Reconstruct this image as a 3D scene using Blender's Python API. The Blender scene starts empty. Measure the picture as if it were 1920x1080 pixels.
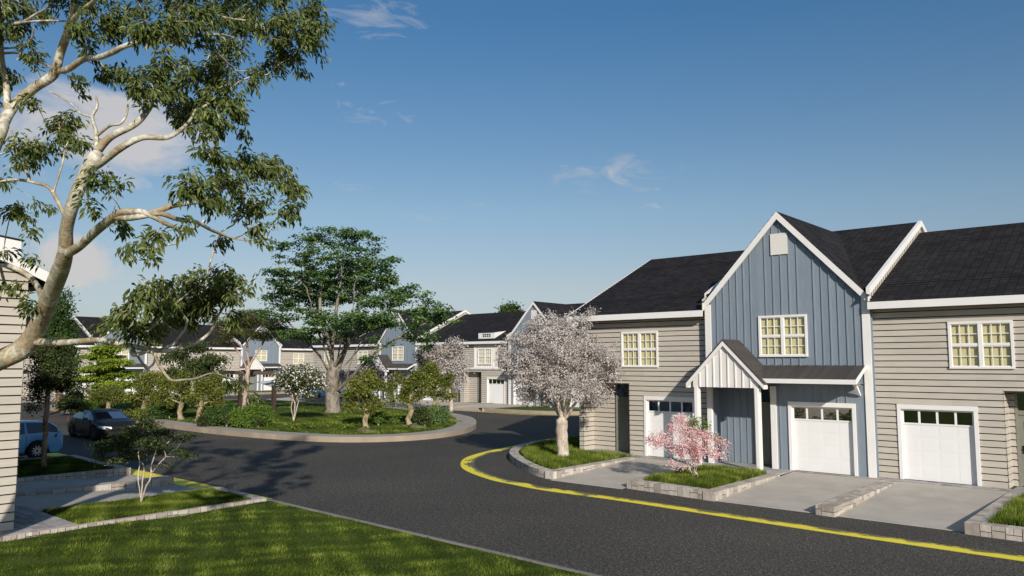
import bpy, math, random
import numpy as np
from mathutils import Vector, Matrix

# ------------------------------------------------------------------ camera, sky, sun
SC = bpy.context.scene
COL = SC.collection
PITCH, YAW, FPX, CAMH = .09569, .71954, 1461.4, 3.75
FW = np.array([-math.sin(YAW)*math.cos(PITCH), math.cos(YAW)*math.cos(PITCH), math.sin(PITCH)])
RT = np.array([math.cos(YAW), math.sin(YAW), 0.0])
UP = np.cross(RT, FW)
cam = bpy.data.cameras.new("camera"); camo = bpy.data.objects.new("camera", cam); COL.objects.link(camo)
cam.sensor_width = 36; cam.lens = FPX/1920*36; cam.clip_start = .1; cam.clip_end = 5000
camo.location = (0, 0, CAMH)
camo.rotation_euler = (math.pi/2+PITCH, 0, YAW)
SC.camera = camo

SUN_EL, SUN_AZ = math.radians(23), math.atan2(.815, -.58)      # azimuth clockwise from +Y
SUN_S, SKY_S, EXPO = 4.7, .090, .06
wd = bpy.data.worlds.new("World"); SC.world = wd; wd.use_nodes = True
nt = wd.node_tree; N = nt.nodes; Lk = nt.links; N.clear()
out = N.new('ShaderNodeOutputWorld'); bg = N.new('ShaderNodeBackground'); bg.inputs[1].default_value = SKY_S
sky = N.new('ShaderNodeTexSky'); sky.sky_type = 'NISHITA'; sky.sun_disc = False
sky.sun_elevation = SUN_EL; sky.sun_rotation = SUN_AZ
sky.air_density = 1.0; sky.dust_density = .6; sky.ozone_density = 2.2; sky.altitude = 0
tc = N.new('ShaderNodeTexCoord')

def wmath(op, a, b=None, c=None, clamp=False):
    n = N.new('ShaderNodeMath'); n.operation = op; n.use_clamp = clamp
    for i, v in enumerate((a, b, c)):
        if v is None: continue
        if isinstance(v, (int, float)): n.inputs[i].default_value = v
        else: Lk.new(v, n.inputs[i])
    return n.outputs[0]

def wdot(vec):
    n = N.new('ShaderNodeVectorMath'); n.operation = 'DOT_PRODUCT'
    Lk.new(tc.outputs['Generated'], n.inputs[0]); n.inputs[1].default_value = vec
    return n.outputs['Value']

def az_el(px, py):
    d = FW*FPX + RT*(px-960) - UP*(py-540); d /= np.linalg.norm(d)
    return d
# clouds: patches around directions in the sky, broken up by noise
CLOUDS = [  # px, py (where in the sky), half width, half height (px), amount, noise scale
    (700, 30, 120, 55, .55, 15), (690, 215, 100, 38, .50, 17), (1180, 325, 175, 42, .48, 14), (640, 160, 30, 8, .4, 30),
    (1225, 387, 30, 8, .35, 30), (895, 383, 25, 8, .3, 30), (190, 245, 230, 120, 1.3, 6), (115, 478, 120, 70, 1.9, 8),
    (60, 215, 90, 60, .9, 8), (90, 425, 40, 14, .5, 16), (660, 350, 50, 14, .3, 30), (800, 410, 60, 14, .25, 30)]
tot = None
for cx, cy, hw, hh, am, ns in CLOUDS:
    d0 = az_el(cx, cy)
    rr = np.cross(d0, (0, 0, 1)); rr /= np.linalg.norm(rr); uu = np.cross(rr, d0)
    a = wmath('MULTIPLY', wdot(tuple(rr)), FPX/hw); b = wmath('MULTIPLY', wdot(tuple(uu)), FPX/hh)
    q = wmath('ADD', wmath('MULTIPLY', a, a), wmath('MULTIPLY', b, b))
    m = wmath('SUBTRACT', 1.0, wmath('SQRT', q), clamp=True)
    m = wmath('MULTIPLY', m, wmath('GREATER_THAN', wdot(tuple(d0)), .5))
    mp = N.new('ShaderNodeMapping'); Lk.new(tc.outputs['Generated'], mp.inputs[0]); mp.inputs['Scale'].default_value = (1, 1, 2.0 if ns < 12 else 3.0)
    no = N.new('ShaderNodeTexNoise'); Lk.new(mp.outputs[0], no.inputs['Vector']); no.inputs['Scale'].default_value = ns
    no.inputs['Detail'].default_value = 8; no.inputs['Roughness'].default_value = .62; no.inputs['Distortion'].default_value = .5 if ns < 12 else 1.3
    thr = wmath('SUBTRACT', wmath('ADD', no.outputs[0], wmath('MULTIPLY', m, .42 if ns < 12 else .20)), .66 if ns < 12 else .60)
    v = wmath('MULTIPLY', wmath('MULTIPLY', thr, 4.0*am, clamp=True), wmath('MULTIPLY', m, 4.0, clamp=True))
    tot = v if tot is None else wmath('MAXIMUM', tot, v)
sep = N.new('ShaderNodeSeparateXYZ'); Lk.new(tc.outputs['Generated'], sep.inputs[0])      # tint the sky by height; lifted overhead, out of view, for more fill light
sr = N.new('ShaderNodeValToRGB'); se = sr.color_ramp.elements
for i in range(3): se.new(.5)
for i, (p_, c_) in enumerate(((.03, (.72, .74, .92)), (.095, (.92, .82, .83)), (.19, (.86, .92, .92)), (.42, (.37, .80, 1.02)), (.75, (.85, 1.0, 1.1)))): se[i].position = p_; se[i].color = (*c_, 1)
Lk.new(sep.outputs[2], sr.inputs[0]); skm = N.new('ShaderNodeMixRGB'); skm.blend_type = 'MULTIPLY'; skm.inputs[0].default_value = 1
Lk.new(sky.outputs[0], skm.inputs[1]); Lk.new(sr.outputs[0], skm.inputs[2])
mixc = N.new('ShaderNodeMixRGB'); Lk.new(wmath('MULTIPLY', tot, .85, clamp=True), mixc.inputs[0])
Lk.new(skm.outputs[0], mixc.inputs[1]); mixc.inputs[2].default_value = (6.6, 6.3, 6.2, 1)
hs = N.new('ShaderNodeHueSaturation'); Lk.new(mixc.outputs[0], hs.inputs['Color'])
hs.inputs['Saturation'].default_value = .95; hs.inputs['Value'].default_value = 1
Lk.new(hs.outputs[0], bg.inputs[0]); Lk.new(bg.outputs[0], out.inputs[0])

sun = bpy.data.lights.new("sun", 'SUN'); so = bpy.data.objects.new("sun", sun); COL.objects.link(so)
sun.energy = SUN_S; sun.angle = math.radians(.9); sun.color = (1, .93, .83)
sdir = Vector((math.sin(SUN_AZ)*math.cos(SUN_EL), math.cos(SUN_AZ)*math.cos(SUN_EL), math.sin(SUN_EL)))
so.rotation_euler = sdir.to_track_quat('Z', 'Y').to_euler(); so.location = sdir*200
SC.view_settings.view_transform = 'Standard'; SC.view_settings.look = 'None'
SC.view_settings.exposure = EXPO; SC.view_settings.gamma = 1
SC.render.resolution_x = 1024; SC.render.resolution_y = 576
SC.cycles.max_bounces = 6; SC.cycles.transparent_max_bounces = 4; SC.cycles.use_denoising = True

# ------------------------------------------------------------------ helpers
def at_depth(px, py, w):            # a point seen at this spot of the photograph, w metres along the view
    return np.array([0, 0, CAMH]) + w*(FW + RT*(px-960)/FPX - UP*(py-540)/FPX)

def tag(o, label=None, cat=None, group=None, kind=None):
    if label: o['label'] = label
    if cat: o['category'] = cat
    if group: o['group'] = group
    if kind: o['kind'] = kind
    return o

def empty(name, loc=(0, 0, 0), rz=0, label=None, cat=None, group=None):
    o = bpy.data.objects.new(name, None); COL.objects.link(o); o.location = loc; o.rotation_euler = (0, 0, rz)
    o.empty_display_size = .3
    return tag(o, label, cat, group)

def copy_tree(o, parent=None):
    c = o.copy(); COL.objects.link(c); c.parent = parent
    for ch in o.children: copy_tree(ch, c)
    return c

class MB:
    def __init__(s, fn=None, seed=0):
        s.v = []; s.f = []; s.m = []; s.r = []; s.fn = fn; s.rng = random.Random(seed); s.sm = []
    def add(s, pts, faces, m=0, r=None, smooth=False):
        b = len(s.v)
        for p in pts: s.v.append(s.fn(p) if s.fn else tuple(p))
        rv = s.rng.random() if r is None else r
        for f in faces:
            s.f.append([b+i for i in f]); s.m.append(m); s.r.append(rv); s.sm.append(smooth)
    def quad(s, a, b, c, d, m=0, r=None): s.add([a, b, c, d], [(0, 1, 2, 3)], m, r)
    def box(s, x0, x1, y0, y1, z0, z1, m=0, r=None):
        s.add([(x0, y0, z0), (x1, y0, z0), (x1, y1, z0), (x0, y1, z0), (x0, y0, z1), (x1, y0, z1), (x1, y1, z1), (x0, y1, z1)],
              [(0, 3, 2, 1), (4, 5, 6, 7), (0, 1, 5, 4), (1, 2, 6, 5), (2, 3, 7, 6), (3, 0, 4, 7)], m, r)
    def hexa(s, lo, hi, m=0, r=None):       # four bottom corners, four top corners
        s.add(list(lo)+list(hi), [(0, 3, 2, 1), (4, 5, 6, 7), (0, 1, 5, 4), (1, 2, 6, 5), (2, 3, 7, 6), (3, 0, 4, 7)], m, r)
    def bar(s, a, b, w, h, m=0, up=(0, 0, 1)):
        a = Vector(a); b = Vector(b); d = (b-a).normalized(); u = Vector(up); sd = d.cross(u).normalized()*w/2; u2 = sd.cross(d).normalized()*h/2
        s.hexa([a-sd-u2, a+sd-u2, b+sd-u2, b-sd-u2], [a-sd+u2, a+sd+u2, b+sd+u2, b-sd+u2], m)
    def tube(s, pts, rad, n=8, m=0, r=0.5, cap=True):
        pts = [np.array(p, float) for p in pts]; k = len(pts)
        if k < 2: return
        V = []; t = pts[1]-pts[0]; t /= np.linalg.norm(t)+1e-9
        ref = np.array([0, 0, 1.0]) if abs(t[2]) < .9 else np.array([1.0, 0, 0])
        u = np.cross(t, ref); u /= np.linalg.norm(u)
        for i in range(k):
            t = pts[min(i+1, k-1)]-pts[max(i-1, 0)]; t = t/(np.linalg.norm(t)+1e-9)
            u = u-t*np.dot(u, t); u /= np.linalg.norm(u)+1e-9; w = np.cross(t, u)
            for j in range(n):
                a = 2*math.pi*j/n
                V.append(pts[i]+rad[i]*(math.cos(a)*u+math.sin(a)*w))
        F = [(i*n+j, i*n+(j+1) % n, (i+1)*n+(j+1) % n, (i+1)*n+j) for i in range(k-1) for j in range(n)]
        if cap: F.append(tuple(range((k-1)*n, k*n))); F.append(tuple(range(n-1, -1, -1)))
        s.add(V, F, m, r, True)
    def build(s, name, mats, parent=None, loc=None):
        me = bpy.data.meshes.new(name)
        me.from_pydata([tuple(v) for v in s.v], [], s.f)
        if not isinstance(mats, (list, tuple)): mats = [mats]
        for mt in mats: me.materials.append(mt)
        me.polygons.foreach_set('material_index', s.m)
        me.polygons.foreach_set('use_smooth', s.sm)
        at = me.attributes.new('rnd', 'FLOAT', 'FACE'); at.data.foreach_set('value', s.r)
        me.update()
        o = bpy.data.objects.new(name, me); COL.objects.link(o); o.parent = parent
        if loc is not None: o.location = loc
        return o

def np_mesh(name, V, F, mat, parent=None, rnd=None, smooth=False):
    """V (n,3), F (m,k) numpy"""
    me = bpy.data.meshes.new(name); k = F.shape[1]
    me.vertices.add(len(V)); me.vertices.foreach_set('co', V.astype(np.float32).ravel())
    me.loops.add(F.size); me.loops.foreach_set('vertex_index', F.astype(np.int32).ravel())
    me.polygons.add(len(F)); me.polygons.foreach_set('loop_start', (np.arange(len(F))*k).astype(np.int32))
    me.polygons.foreach_set('loop_total', np.full(len(F), k, np.int32))
    me.polygons.foreach_set('use_smooth', np.full(len(F), smooth))
    for m in (mat if isinstance(mat, (list, tuple)) else [mat]): me.materials.append(m)
    if rnd is not None:
        at = me.attributes.new('rnd', 'FLOAT', 'FACE'); at.data.foreach_set('value', rnd.astype(np.float32))
    me.update(calc_edges=True); me.validate()
    o = bpy.data.objects.new(name, me); COL.objects.link(o); o.parent = parent
    return o

# ------------------------------------------------------------------ materials
def new_mat(name):
    m = bpy.data.materials.new(name); m.use_nodes = True
    return m, m.node_tree.nodes, m.node_tree.links, m.node_tree.nodes['Principled BSDF']

def ramp(nodes, stops):
    r = nodes.new('ShaderNodeValToRGB'); e = r.color_ramp.elements
    while len(e) < len(stops): e.new(.5)
    for i, (p, c) in enumerate(stops): e[i].position = p; e[i].color = (*c, 1)
    return r

def mat(name, col, rough=.7, var=.12, scale=6, spec=.3, rnd=0, bump=0, bscale=40, metal=0, coat=0, stretch=None, detail=6):
    """base colour broken by noise; rnd adds per-face variation"""
    m, n, l, p = new_mat(name)
    p.inputs['Roughness'].default_value = rough; p.inputs['Metallic'].default_value = metal
    p.inputs['Specular IOR Level'].default_value = spec; p.inputs['Coat Weight'].default_value = coat
    tcd = n.new('ShaderNodeTexCoord'); vec = tcd.outputs['Object']
    if stretch:
        mp = n.new('ShaderNodeMapping'); mp.inputs['Scale'].default_value = stretch; l.new(vec, mp.inputs[0]); vec = mp.outputs[0]
    no = n.new('ShaderNodeTexNoise'); no.inputs['Scale'].default_value = scale; no.inputs['Detail'].default_value = detail; no.inputs['Roughness'].default_value = .6
    l.new(vec, no.inputs['Vector'])
    a = tuple(c*(1-var) for c in col); b = tuple(min(1, c*(1+var)) for c in col)
    r = ramp(n, [(.3, a), (.7, b)]); l.new(no.outputs[0], r.inputs[0]); co = r.outputs[0]
    if rnd:
        at = n.new('ShaderNodeAttribute'); at.attribute_name = 'rnd'
        mr = n.new('ShaderNodeMapRange'); mr.inputs[3].default_value = 1-rnd; mr.inputs[4].default_value = 1+rnd; l.new(at.outputs['Fac'], mr.inputs[0])
        mx = n.new('ShaderNodeVectorMath'); mx.operation = 'SCALE'; l.new(co, mx.inputs[0]); l.new(mr.outputs[0], mx.inputs['Scale']); co = mx.outputs[0]
    l.new(co, p.inputs['Base Color'])
    if bump:
        nb = n.new('ShaderNodeTexNoise'); nb.inputs['Scale'].default_value = bscale; nb.inputs['Detail'].default_value = 4; l.new(vec, nb.inputs['Vector'])
        bp = n.new('ShaderNodeBump'); bp.inputs['Strength'].default_value = bump; bp.inputs['Distance'].default_value = .02
        l.new(nb.outputs[0], bp.inputs['Height']); l.new(bp.outputs[0], p.inputs['Normal'])
    return m

def leaf_mat(name, stops, rough=.45, trans=.3, spec=.35):
    m, n, l, p = new_mat(name)
    at = n.new('ShaderNodeAttribute'); at.attribute_name = 'rnd'
    r = ramp(n, stops); l.new(at.outputs['Fac'], r.inputs[0])
    l.new(r.outputs[0], p.inputs['Base Color']); p.inputs['Roughness'].default_value = rough; p.inputs['Specular IOR Level'].default_value = spec
    tb = n.new('ShaderNodeBsdfTranslucent')
    hv = n.new('ShaderNodeHueSaturation'); hv.inputs['Saturation'].default_value = 1.15; hv.inputs['Value'].default_value = 1.2; l.new(r.outputs[0], hv.inputs['Color'])
    l.new(hv.outputs[0], tb.inputs[0])
    mx = n.new('ShaderNodeMixShader'); mx.inputs[0].default_value = trans
    l.new(p.outputs[0], mx.inputs[1]); l.new(tb.outputs[0], mx.inputs[2]); l.new(mx.outputs[0], n['Material Output'].inputs[0])
    return m

M = {}
M['siding'] = mat('siding', (.475, .43, .37), .75, .09, 1.6, rnd=.045, bump=.05, bscale=30, stretch=(1, 1, 14))
M['gap'] = mat('siding_gap', (.03, .026, .02), .9, .1)
M['siding_y'] = mat('siding_side', (.475, .425, .36), .75, .06, 3, rnd=.06, bump=.25, bscale=30, stretch=(1, 1, 14))
M['blue'] = mat('blue_board', (.205, .245, .29), .6, .09, 4, rnd=.05, bump=.1, bscale=60, stretch=(4, 4, .4))
M['white'] = mat('white_trim', (.76, .74, .715), .5, .03, 2, bump=.05)
M['whiteb'] = mat('white_board', (.72, .69, .66), .6, .04, 3, rnd=.03)
M['door_white'] = mat('garage_white', (.77, .76, .75), .45, .02, 1.5)
M['vent'] = mat('vent', (.68, .64, .60), .8, .18, 60)
M['porchroof'] = mat('porch_roof', (.060, .052, .046), .55, .12, 5, rnd=.12, spec=.4)
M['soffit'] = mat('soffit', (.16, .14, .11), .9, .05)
M['door'] = mat('door_olive', (.22, .22, .18), .55, .1, 8)
M['metal'] = mat('black_metal', (.012, .012, .012), .35, .1)
M['inside'] = mat('inside_dark', (.01, .01, .012), .9, 0)
M['blind'] = mat('window_blind', (.53, .48, .26), .6, .12, 2.5, stretch=(1, 1, 14), coat=.6)
M['concrete'] = mat('concrete', (.45, .41, .355), .85, .13, 1.1, bump=.15, bscale=120, detail=10)
M['kerb'] = mat('kerb', (.36, .33, .29), .85, .14, 1.2, bump=.15, bscale=60, detail=8)
M['kerbside'] = mat('kerb_side', (.33, .265, .20), .85, .14, 1.2, rnd=.08, bump=.15, bscale=60, detail=8)
M['joint'] = mat('stone_joint', (.05, .048, .045), .95, .1)
M['hair'] = mat('hair', (.03, .02, .015), .8, .1); M['skin'] = mat('skin', (.5, .26, .19), .6, .05)
M['shirt'] = mat('shirt', (.35, .05, .04), .8, .1)

def glass_dark():
    m, n, l, p = new_mat('garage_glass')
    p.inputs['Base Color'].default_value = (.22, .22, .205, 1); p.inputs['Roughness'].default_value = .03; p.inputs['Metallic'].default_value = 1
    p.inputs['IOR'].default_value = 1.5; p.inputs['Coat Weight'].default_value = 1; p.inputs['Coat Roughness'].default_value = .02
    t = n.new('ShaderNodeTexCoord'); no = n.new('ShaderNodeTexNoise'); no.inputs['Scale'].default_value = 2.5; l.new(t.outputs['Object'], no.inputs[0])
    b = n.new('ShaderNodeBump'); b.inputs['Strength'].default_value = .06; b.inputs['Distance'].default_value = .05; l.new(no.outputs[0], b.inputs['Height'])
    l.new(b.outputs[0], p.inputs['Normal']); l.new(b.outputs[0], p.inputs['Coat Normal'])
    return m
M['glass'] = glass_dark()

def roof_mat():
    m, n, l, p = new_mat('roof_shingle')
    t = n.new('ShaderNodeTexCoord'); mp = n.new('ShaderNodeMapping'); l.new(t.outputs['Object'], mp.inputs[0])
    br = n.new('ShaderNodeTexBrick'); l.new(mp.outputs[0], br.inputs['Vector'])
    br.offset = .0; br.inputs['Scale'].default_value = 1; br.inputs['Brick Width'].default_value = .24; br.inputs['Row Height'].default_value = .19
    br.inputs['Mortar Size'].default_value = .012; br.inputs['Mortar Smooth'].default_value = .4
    br.inputs['Color1'].default_value = (.014, .013, .0145, 1); br.inputs['Color2'].default_value = (.027, .025, .026, 1); br.inputs['Mortar'].default_value = (.003, .003, .0035, 1)
    no = n.new('ShaderNodeTexNoise'); no.inputs['Scale'].default_value = 1.1; no.inputs['Detail'].default_value = 8; l.new(mp.outputs[0], no.inputs[0])
    r = ramp(n, [(.3, (.8, .8, .8)), (.7, (1.25, 1.2, 1.2))]); l.new(no.outputs[0], r.inputs[0])
    mx = n.new('ShaderNodeMixRGB'); mx.blend_type = 'MULTIPLY'; mx.inputs[0].default_value = 1; l.new(br.outputs[0], mx.inputs[1]); l.new(r.outputs[0], mx.inputs[2])
    l.new(mx.outputs[0], p.inputs['Base Color']); p.inputs['Roughness'].default_value = .8; p.inputs['Specular IOR Level'].default_value = .2
    b = n.new('ShaderNodeBump'); b.inputs['Strength'].default_value = .6; b.inputs['Distance'].default_value = .01; b.invert = True
    l.new(br.outputs['Fac'], b.inputs['Height']); l.new(b.outputs[0], p.inputs['Normal'])
    return m
M['roof'] = roof_mat()

def stone_mat(name, c1, c2, c3):
    m, n, l, p = new_mat(name)
    at = n.new('ShaderNodeAttribute'); at.attribute_name = 'rnd'
    r = ramp(n, [(0, c1), (.5, c2), (1, c3)]); l.new(at.outputs['Fac'], r.inputs[0])
    t = n.new('ShaderNodeTexCoord'); no = n.new('ShaderNodeTexNoise'); no.inputs['Scale'].default_value = 14; no.inputs['Detail'].default_value = 8; no.inputs['Roughness'].default_value = .7
    mp = n.new('ShaderNodeMapping'); mp.inputs['Scale'].default_value = (1, 1, .35); l.new(t.outputs['Object'], mp.inputs[0]); l.new(mp.outputs[0], no.inputs[0])
    r2 = ramp(n, [(.3, (.72, .70, .68)), (.65, (1.12, 1.12, 1.12))]); l.new(no.outputs[0], r2.inputs[0])
    mx = n.new('ShaderNodeMixRGB'); mx.blend_type = 'MULTIPLY'; mx.inputs[0].default_value = 1; l.new(r.outputs[0], mx.inputs[1]); l.new(r2.outputs[0], mx.inputs[2])
    l.new(mx.outputs[0], p.inputs['Base Color']); p.inputs['Roughness'].default_value = .85; p.inputs['Specular IOR Level'].default_value = .2
    b = n.new('ShaderNodeBump'); b.inputs['Strength'].default_value = .3; b.inputs['Distance'].default_value = .01; l.new(no.outputs[0], b.inputs['Height']); l.new(b.outputs[0], p.inputs['Normal'])
    return m
M['stone'] = stone_mat('stone_block', (.33, .285, .24), (.46, .41, .36), (.56, .515, .46))
M['paver'] = stone_mat('stone_paver', (.26, .255, .26), (.36, .34, .335), (.44, .42, .41))

def asphalt_mat():
    m, n, l, p = new_mat('asphalt')
    t = n.new('ShaderNodeTexCoord'); v = t.outputs['Object']
    vo = n.new('ShaderNodeTexVoronoi'); vo.inputs['Scale'].default_value = 34; l.new(v, vo.inputs[0])
    n1 = n.new('ShaderNodeTexNoise'); n1.inputs['Scale'].default_value = 24; n1.inputs['Detail'].default_value = 5; n1.inputs['Roughness'].default_value = .8; l.new(v, n1.inputs[0])
    r1 = ramp(n, [(.37, (.012, .0115, .0105)), (.50, (.054, .051, .045)), (.58, (.118, .110, .095)), (.68, (.50, .46, .40))]); l.new(n1.outputs[0], r1.inputs[0])
    n2 = n.new('ShaderNodeTexNoise'); n2.inputs['Scale'].default_value = .22; n2.inputs['Detail'].default_value = 6; l.new(v, n2.inputs[0])
    r2 = ramp(n, [(.35, (.82, .82, .84)), (.68, (1.14, 1.13, 1.1))]); l.new(n2.outputs[0], r2.inputs[0])
    r3 = ramp(n, [(0, (.8, .8, .8)), (1, (1.25, 1.22, 1.2))]); l.new(vo.outputs['Color'], r3.inputs[0])
    mx = n.new('ShaderNodeMixRGB'); mx.blend_type = 'MULTIPLY'; mx.inputs[0].default_value = 1; l.new(r1.outputs[0], mx.inputs[1]); l.new(r2.outputs[0], mx.inputs[2])
    n4 = n.new('ShaderNodeTexNoise'); n4.inputs['Scale'].default_value = 8; n4.inputs['Detail'].default_value = 6; n4.inputs['Roughness'].default_value = .85; l.new(v, n4.inputs[0])
    r4 = ramp(n, [(.38, (.62, .62, .62)), (.5, (1, 1, 1)), (.64, (1.6, 1.55, 1.5))]); l.new(n4.outputs[0], r4.inputs[0])
    m4 = n.new('ShaderNodeMixRGB'); m4.blend_type = 'MULTIPLY'; m4.inputs[0].default_value = 1; l.new(mx.outputs[0], m4.inputs[1]); l.new(r4.outputs[0], m4.inputs[2]); mx = m4
    m2 = n.new('ShaderNodeMixRGB'); m2.blend_type = 'MULTIPLY'; m2.inputs[0].default_value = .8; l.new(mx.outputs[0], m2.inputs[1]); l.new(r3.outputs[0], m2.inputs[2])
    l.new(m2.outputs[0], p.inputs['Base Color']); p.inputs['Roughness'].default_value = .85; p.inputs['Specular IOR Level'].default_value = .25
    b = n.new('ShaderNodeBump'); b.inputs['Strength'].default_value = .55; b.inputs['Distance'].default_value = .012; l.new(n1.outputs[0], b.inputs['Height']); l.new(b.outputs[0], p.inputs['Normal'])
    return m
M['asphalt'] = asphalt_mat()

def yellow_mat():
    m, n, l, p = new_mat('road_paint')
    t = n.new('ShaderNodeTexCoord'); v = t.outputs['Object']
    n1 = n.new('ShaderNodeTexNoise'); n1.inputs['Scale'].default_value = 1.3; n1.inputs['Detail'].default_value = 5; l.new(v, n1.inputs[0])
    n2 = n.new('ShaderNodeTexNoise'); n2.inputs['Scale'].default_value = 20; n2.inputs['Detail'].default_value = 6; n2.inputs['Roughness'].default_value = .75
    mp = n.new('ShaderNodeMapping'); mp.inputs['Scale'].default_value = (.25, 1, 1); l.new(v, mp.inputs[0]); l.new(mp.outputs[0], n2.inputs[0])
    at = n.new('ShaderNodeAttribute'); at.attribute_name = 'rnd'       # 1 at the worn inner rim, 0 at the clean outer rim
    s1 = n.new('ShaderNodeMath'); s1.operation = 'MULTIPLY_ADD'; l.new(at.outputs['Fac'], s1.inputs[0]); s1.inputs[1].default_value = .30; l.new(n1.outputs[0], s1.inputs[2])
    s2 = n.new('ShaderNodeMath'); s2.operation = 'MULTIPLY_ADD'; l.new(n2.outputs[0], s2.inputs[0]); s2.inputs[1].default_value = .55; l.new(s1.outputs[0], s2.inputs[2])
    r = ramp(n, [(.93, (.88, .73, .035)), (.99, (.13, .115, .05))]); l.new(s2.outputs[0], r.inputs[0])
    l.new(r.outputs[0], p.inputs['Base Color']); p.inputs['Roughness'].default_value = .6
    return m
M['yellow'] = yellow_mat()

def ground_grass(name, a, b, c, sc=1.0):
    m, n, l, p = new_mat(name)
    t = n.new('ShaderNodeTexCoord'); v = t.outputs['Object']
    n1 = n.new('ShaderNodeTexNoise'); n1.inputs['Scale'].default_value = 1.1*sc; n1.inputs['Detail'].default_value = 5; l.new(v, n1.inputs[0])
    n2 = n.new('ShaderNodeTexNoise'); n2.inputs['Scale'].default_value = 22*sc; n2.inputs['Detail'].default_value = 5; n2.inputs['Roughness'].default_value = .8; l.new(v, n2.inputs[0])
    s = n.new('ShaderNodeMath'); s.operation = 'ADD'; l.new(n1.outputs[0], s.inputs[0]); l.new(n2.outputs[0], s.inputs[1])
    h = n.new('ShaderNodeMath'); h.operation = 'MULTIPLY'; h.inputs[1].default_value = .5; l.new(s.outputs[0], h.inputs[0])
    r = ramp(n, [(.36, a), (.5, b), (.64, c)]); l.new(h.outputs[0], r.inputs[0]); l.new(r.outputs[0], p.inputs['Base Color'])
    p.inputs['Roughness'].default_value = .9; p.inputs['Specular IOR Level'].default_value = .1
    bp = n.new('ShaderNodeBump'); bp.inputs['Strength'].default_value = .8; bp.inputs['Distance'].default_value = .08; l.new(h.outputs[0], bp.inputs['Height']); l.new(bp.outputs[0], p.inputs['Normal'])
    return m
M['turf'] = ground_grass('turf', (.022, .036, .006), (.055, .085, .012), (.11, .15, .022))
M['blade'] = leaf_mat('grass_blade', [(0, (.022, .036, .005)), (.30, (.055, .085, .010)), (.6, (.13, .175, .020)), (1, (.34, .38, .085))], .7, .25, .15)

# bark
def bark(name, c1, c2, c3, sc=3, st=(1, 1, .5), bumpd=.02):
    m, n, l, p = new_mat(name)
    t = n.new('ShaderNodeTexCoord'); mp = n.new('ShaderNodeMapping'); mp.inputs['Scale'].default_value = st; l.new(t.outputs['Object'], mp.inputs[0])
    n1 = n.new('ShaderNodeTexNoise'); n1.inputs['Scale'].default_value = sc; n1.inputs['Detail'].default_value = 6; n1.inputs['Roughness'].default_value = .6; n1.inputs['Distortion'].default_value = .8; l.new(mp.outputs[0], n1.inputs[0])
    r = ramp(n, [(.38, c1), (.5, c2), (.60, c3)]); l.new(n1.outputs[0], r.inputs[0])
    n2 = n.new('ShaderNodeTexNoise'); n2.inputs['Scale'].default_value = sc*7; n2.inputs['Detail'].default_value = 5; l.new(mp.outputs[0], n2.inputs[0])
    r2 = ramp(n, [(.35, (.62, .6, .58)), (.6, (1.05, 1.05, 1.05))]); l.new(n2.outputs[0], r2.inputs[0])
    mx = n.new('ShaderNodeMixRGB'); mx.blend_type = 'MULTIPLY'; mx.inputs[0].default_value = .8; l.new(r.outputs[0], mx.inputs[1]); l.new(r2.outputs[0], mx.inputs[2])
    l.new(mx.outputs[0], p.inputs['Base Color']); p.inputs['Roughness'].default_value = .8; p.inputs['Specular IOR Level'].default_value = .2
    b = n.new('ShaderNodeBump'); b.inputs['Strength'].default_value = .6; b.inputs['Distance'].default_value = bumpd; l.new(n2.outputs[0], b.inputs['Height']); l.new(b.outputs[0], p.inputs['Normal'])
    return m
M['bark_plane'] = bark('bark_mottled', (.38, .28, .17), (.42, .385, .28), (.70, .65, .55), 2.6, (1, 1, 1))
M['bark_grey'] = bark('bark_grey', (.14, .115, .09), (.24, .205, .165), (.32, .28, .235), 4)
M['bark_pale'] = bark('bark_pale', (.42, .34, .27), (.55, .47, .39), (.66, .6, .52), 6)
M['bark_pink'] = bark('bark_warm', (.36, .22, .15), (.48, .34, .26), (.58, .47, .38), 5)
M['bark_dark'] = bark('bark_dark', (.15, .095, .06), (.31, .20, .13), (.46, .32, .21), 6)
M['bark_gnarl'] = bark('bark_gnarl', (.16, .12, .06), (.32, .26, .15), (.42, .36, .24), 7)
G = lambda a, b, c: [(0, a), (.55, b), (1, c)]
M['l_plane'] = leaf_mat('leaf_plane', G((.040, .058, .013), (.125, .16, .038), (.42, .44, .17)), .4)
M['l_big'] = leaf_mat('leaf_big', G((.018, .05, .012), (.075, .15, .035), (.27, .38, .11)), .5)
M['l_dark'] = leaf_mat('leaf_dark', G((.016, .03, .009), (.06, .085, .022), (.18, .22, .06)), .5)
M['l_column'] = leaf_mat('leaf_column', G((.018, .04, .008), (.055, .11, .02), (.15, .23, .05)), .5)
M['l_lime'] = leaf_mat('leaf_lime', G((.10, .15, .012), (.24, .32, .03), (.42, .50, .08)), .5)
M['l_yellow'] = leaf_mat('leaf_yellow', G((.16, .13, .02), (.34, .27, .05), (.50, .42, .12)), .5)
M['l_olive'] = leaf_mat('leaf_olive', G((.03, .048, .008), (.15, .175, .028), (.44, .42, .11)), .5)
M['l_moss'] = leaf_mat('leaf_mossy', G((.035, .04, .012), (.09, .10, .03), (.19, .18, .06)), .6)
M['l_fresh'] = leaf_mat('leaf_fresh', G((.035, .075, .010), (.12, .20, .025), (.30, .38, .07)), .5)
M['l_pale'] = leaf_mat('leaf_pale_green', G((.06, .10, .03), (.14, .22, .07), (.26, .34, .13)), .5)
M['f_white'] = leaf_mat('flower_white', G((.22, .185, .17), (.49, .445, .42), (.82, .775, .74)), .6, .2)
M['f_cream'] = leaf_mat('flower_cream', G((.62, .55, .5), (.8, .74, .68), (.88, .84, .8)), .6, .2)
M['f_pink'] = leaf_mat('flower_pink', G((.60, .27, .30), (.80, .48, .50), (.88, .74, .72)), .6, .25)
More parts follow.
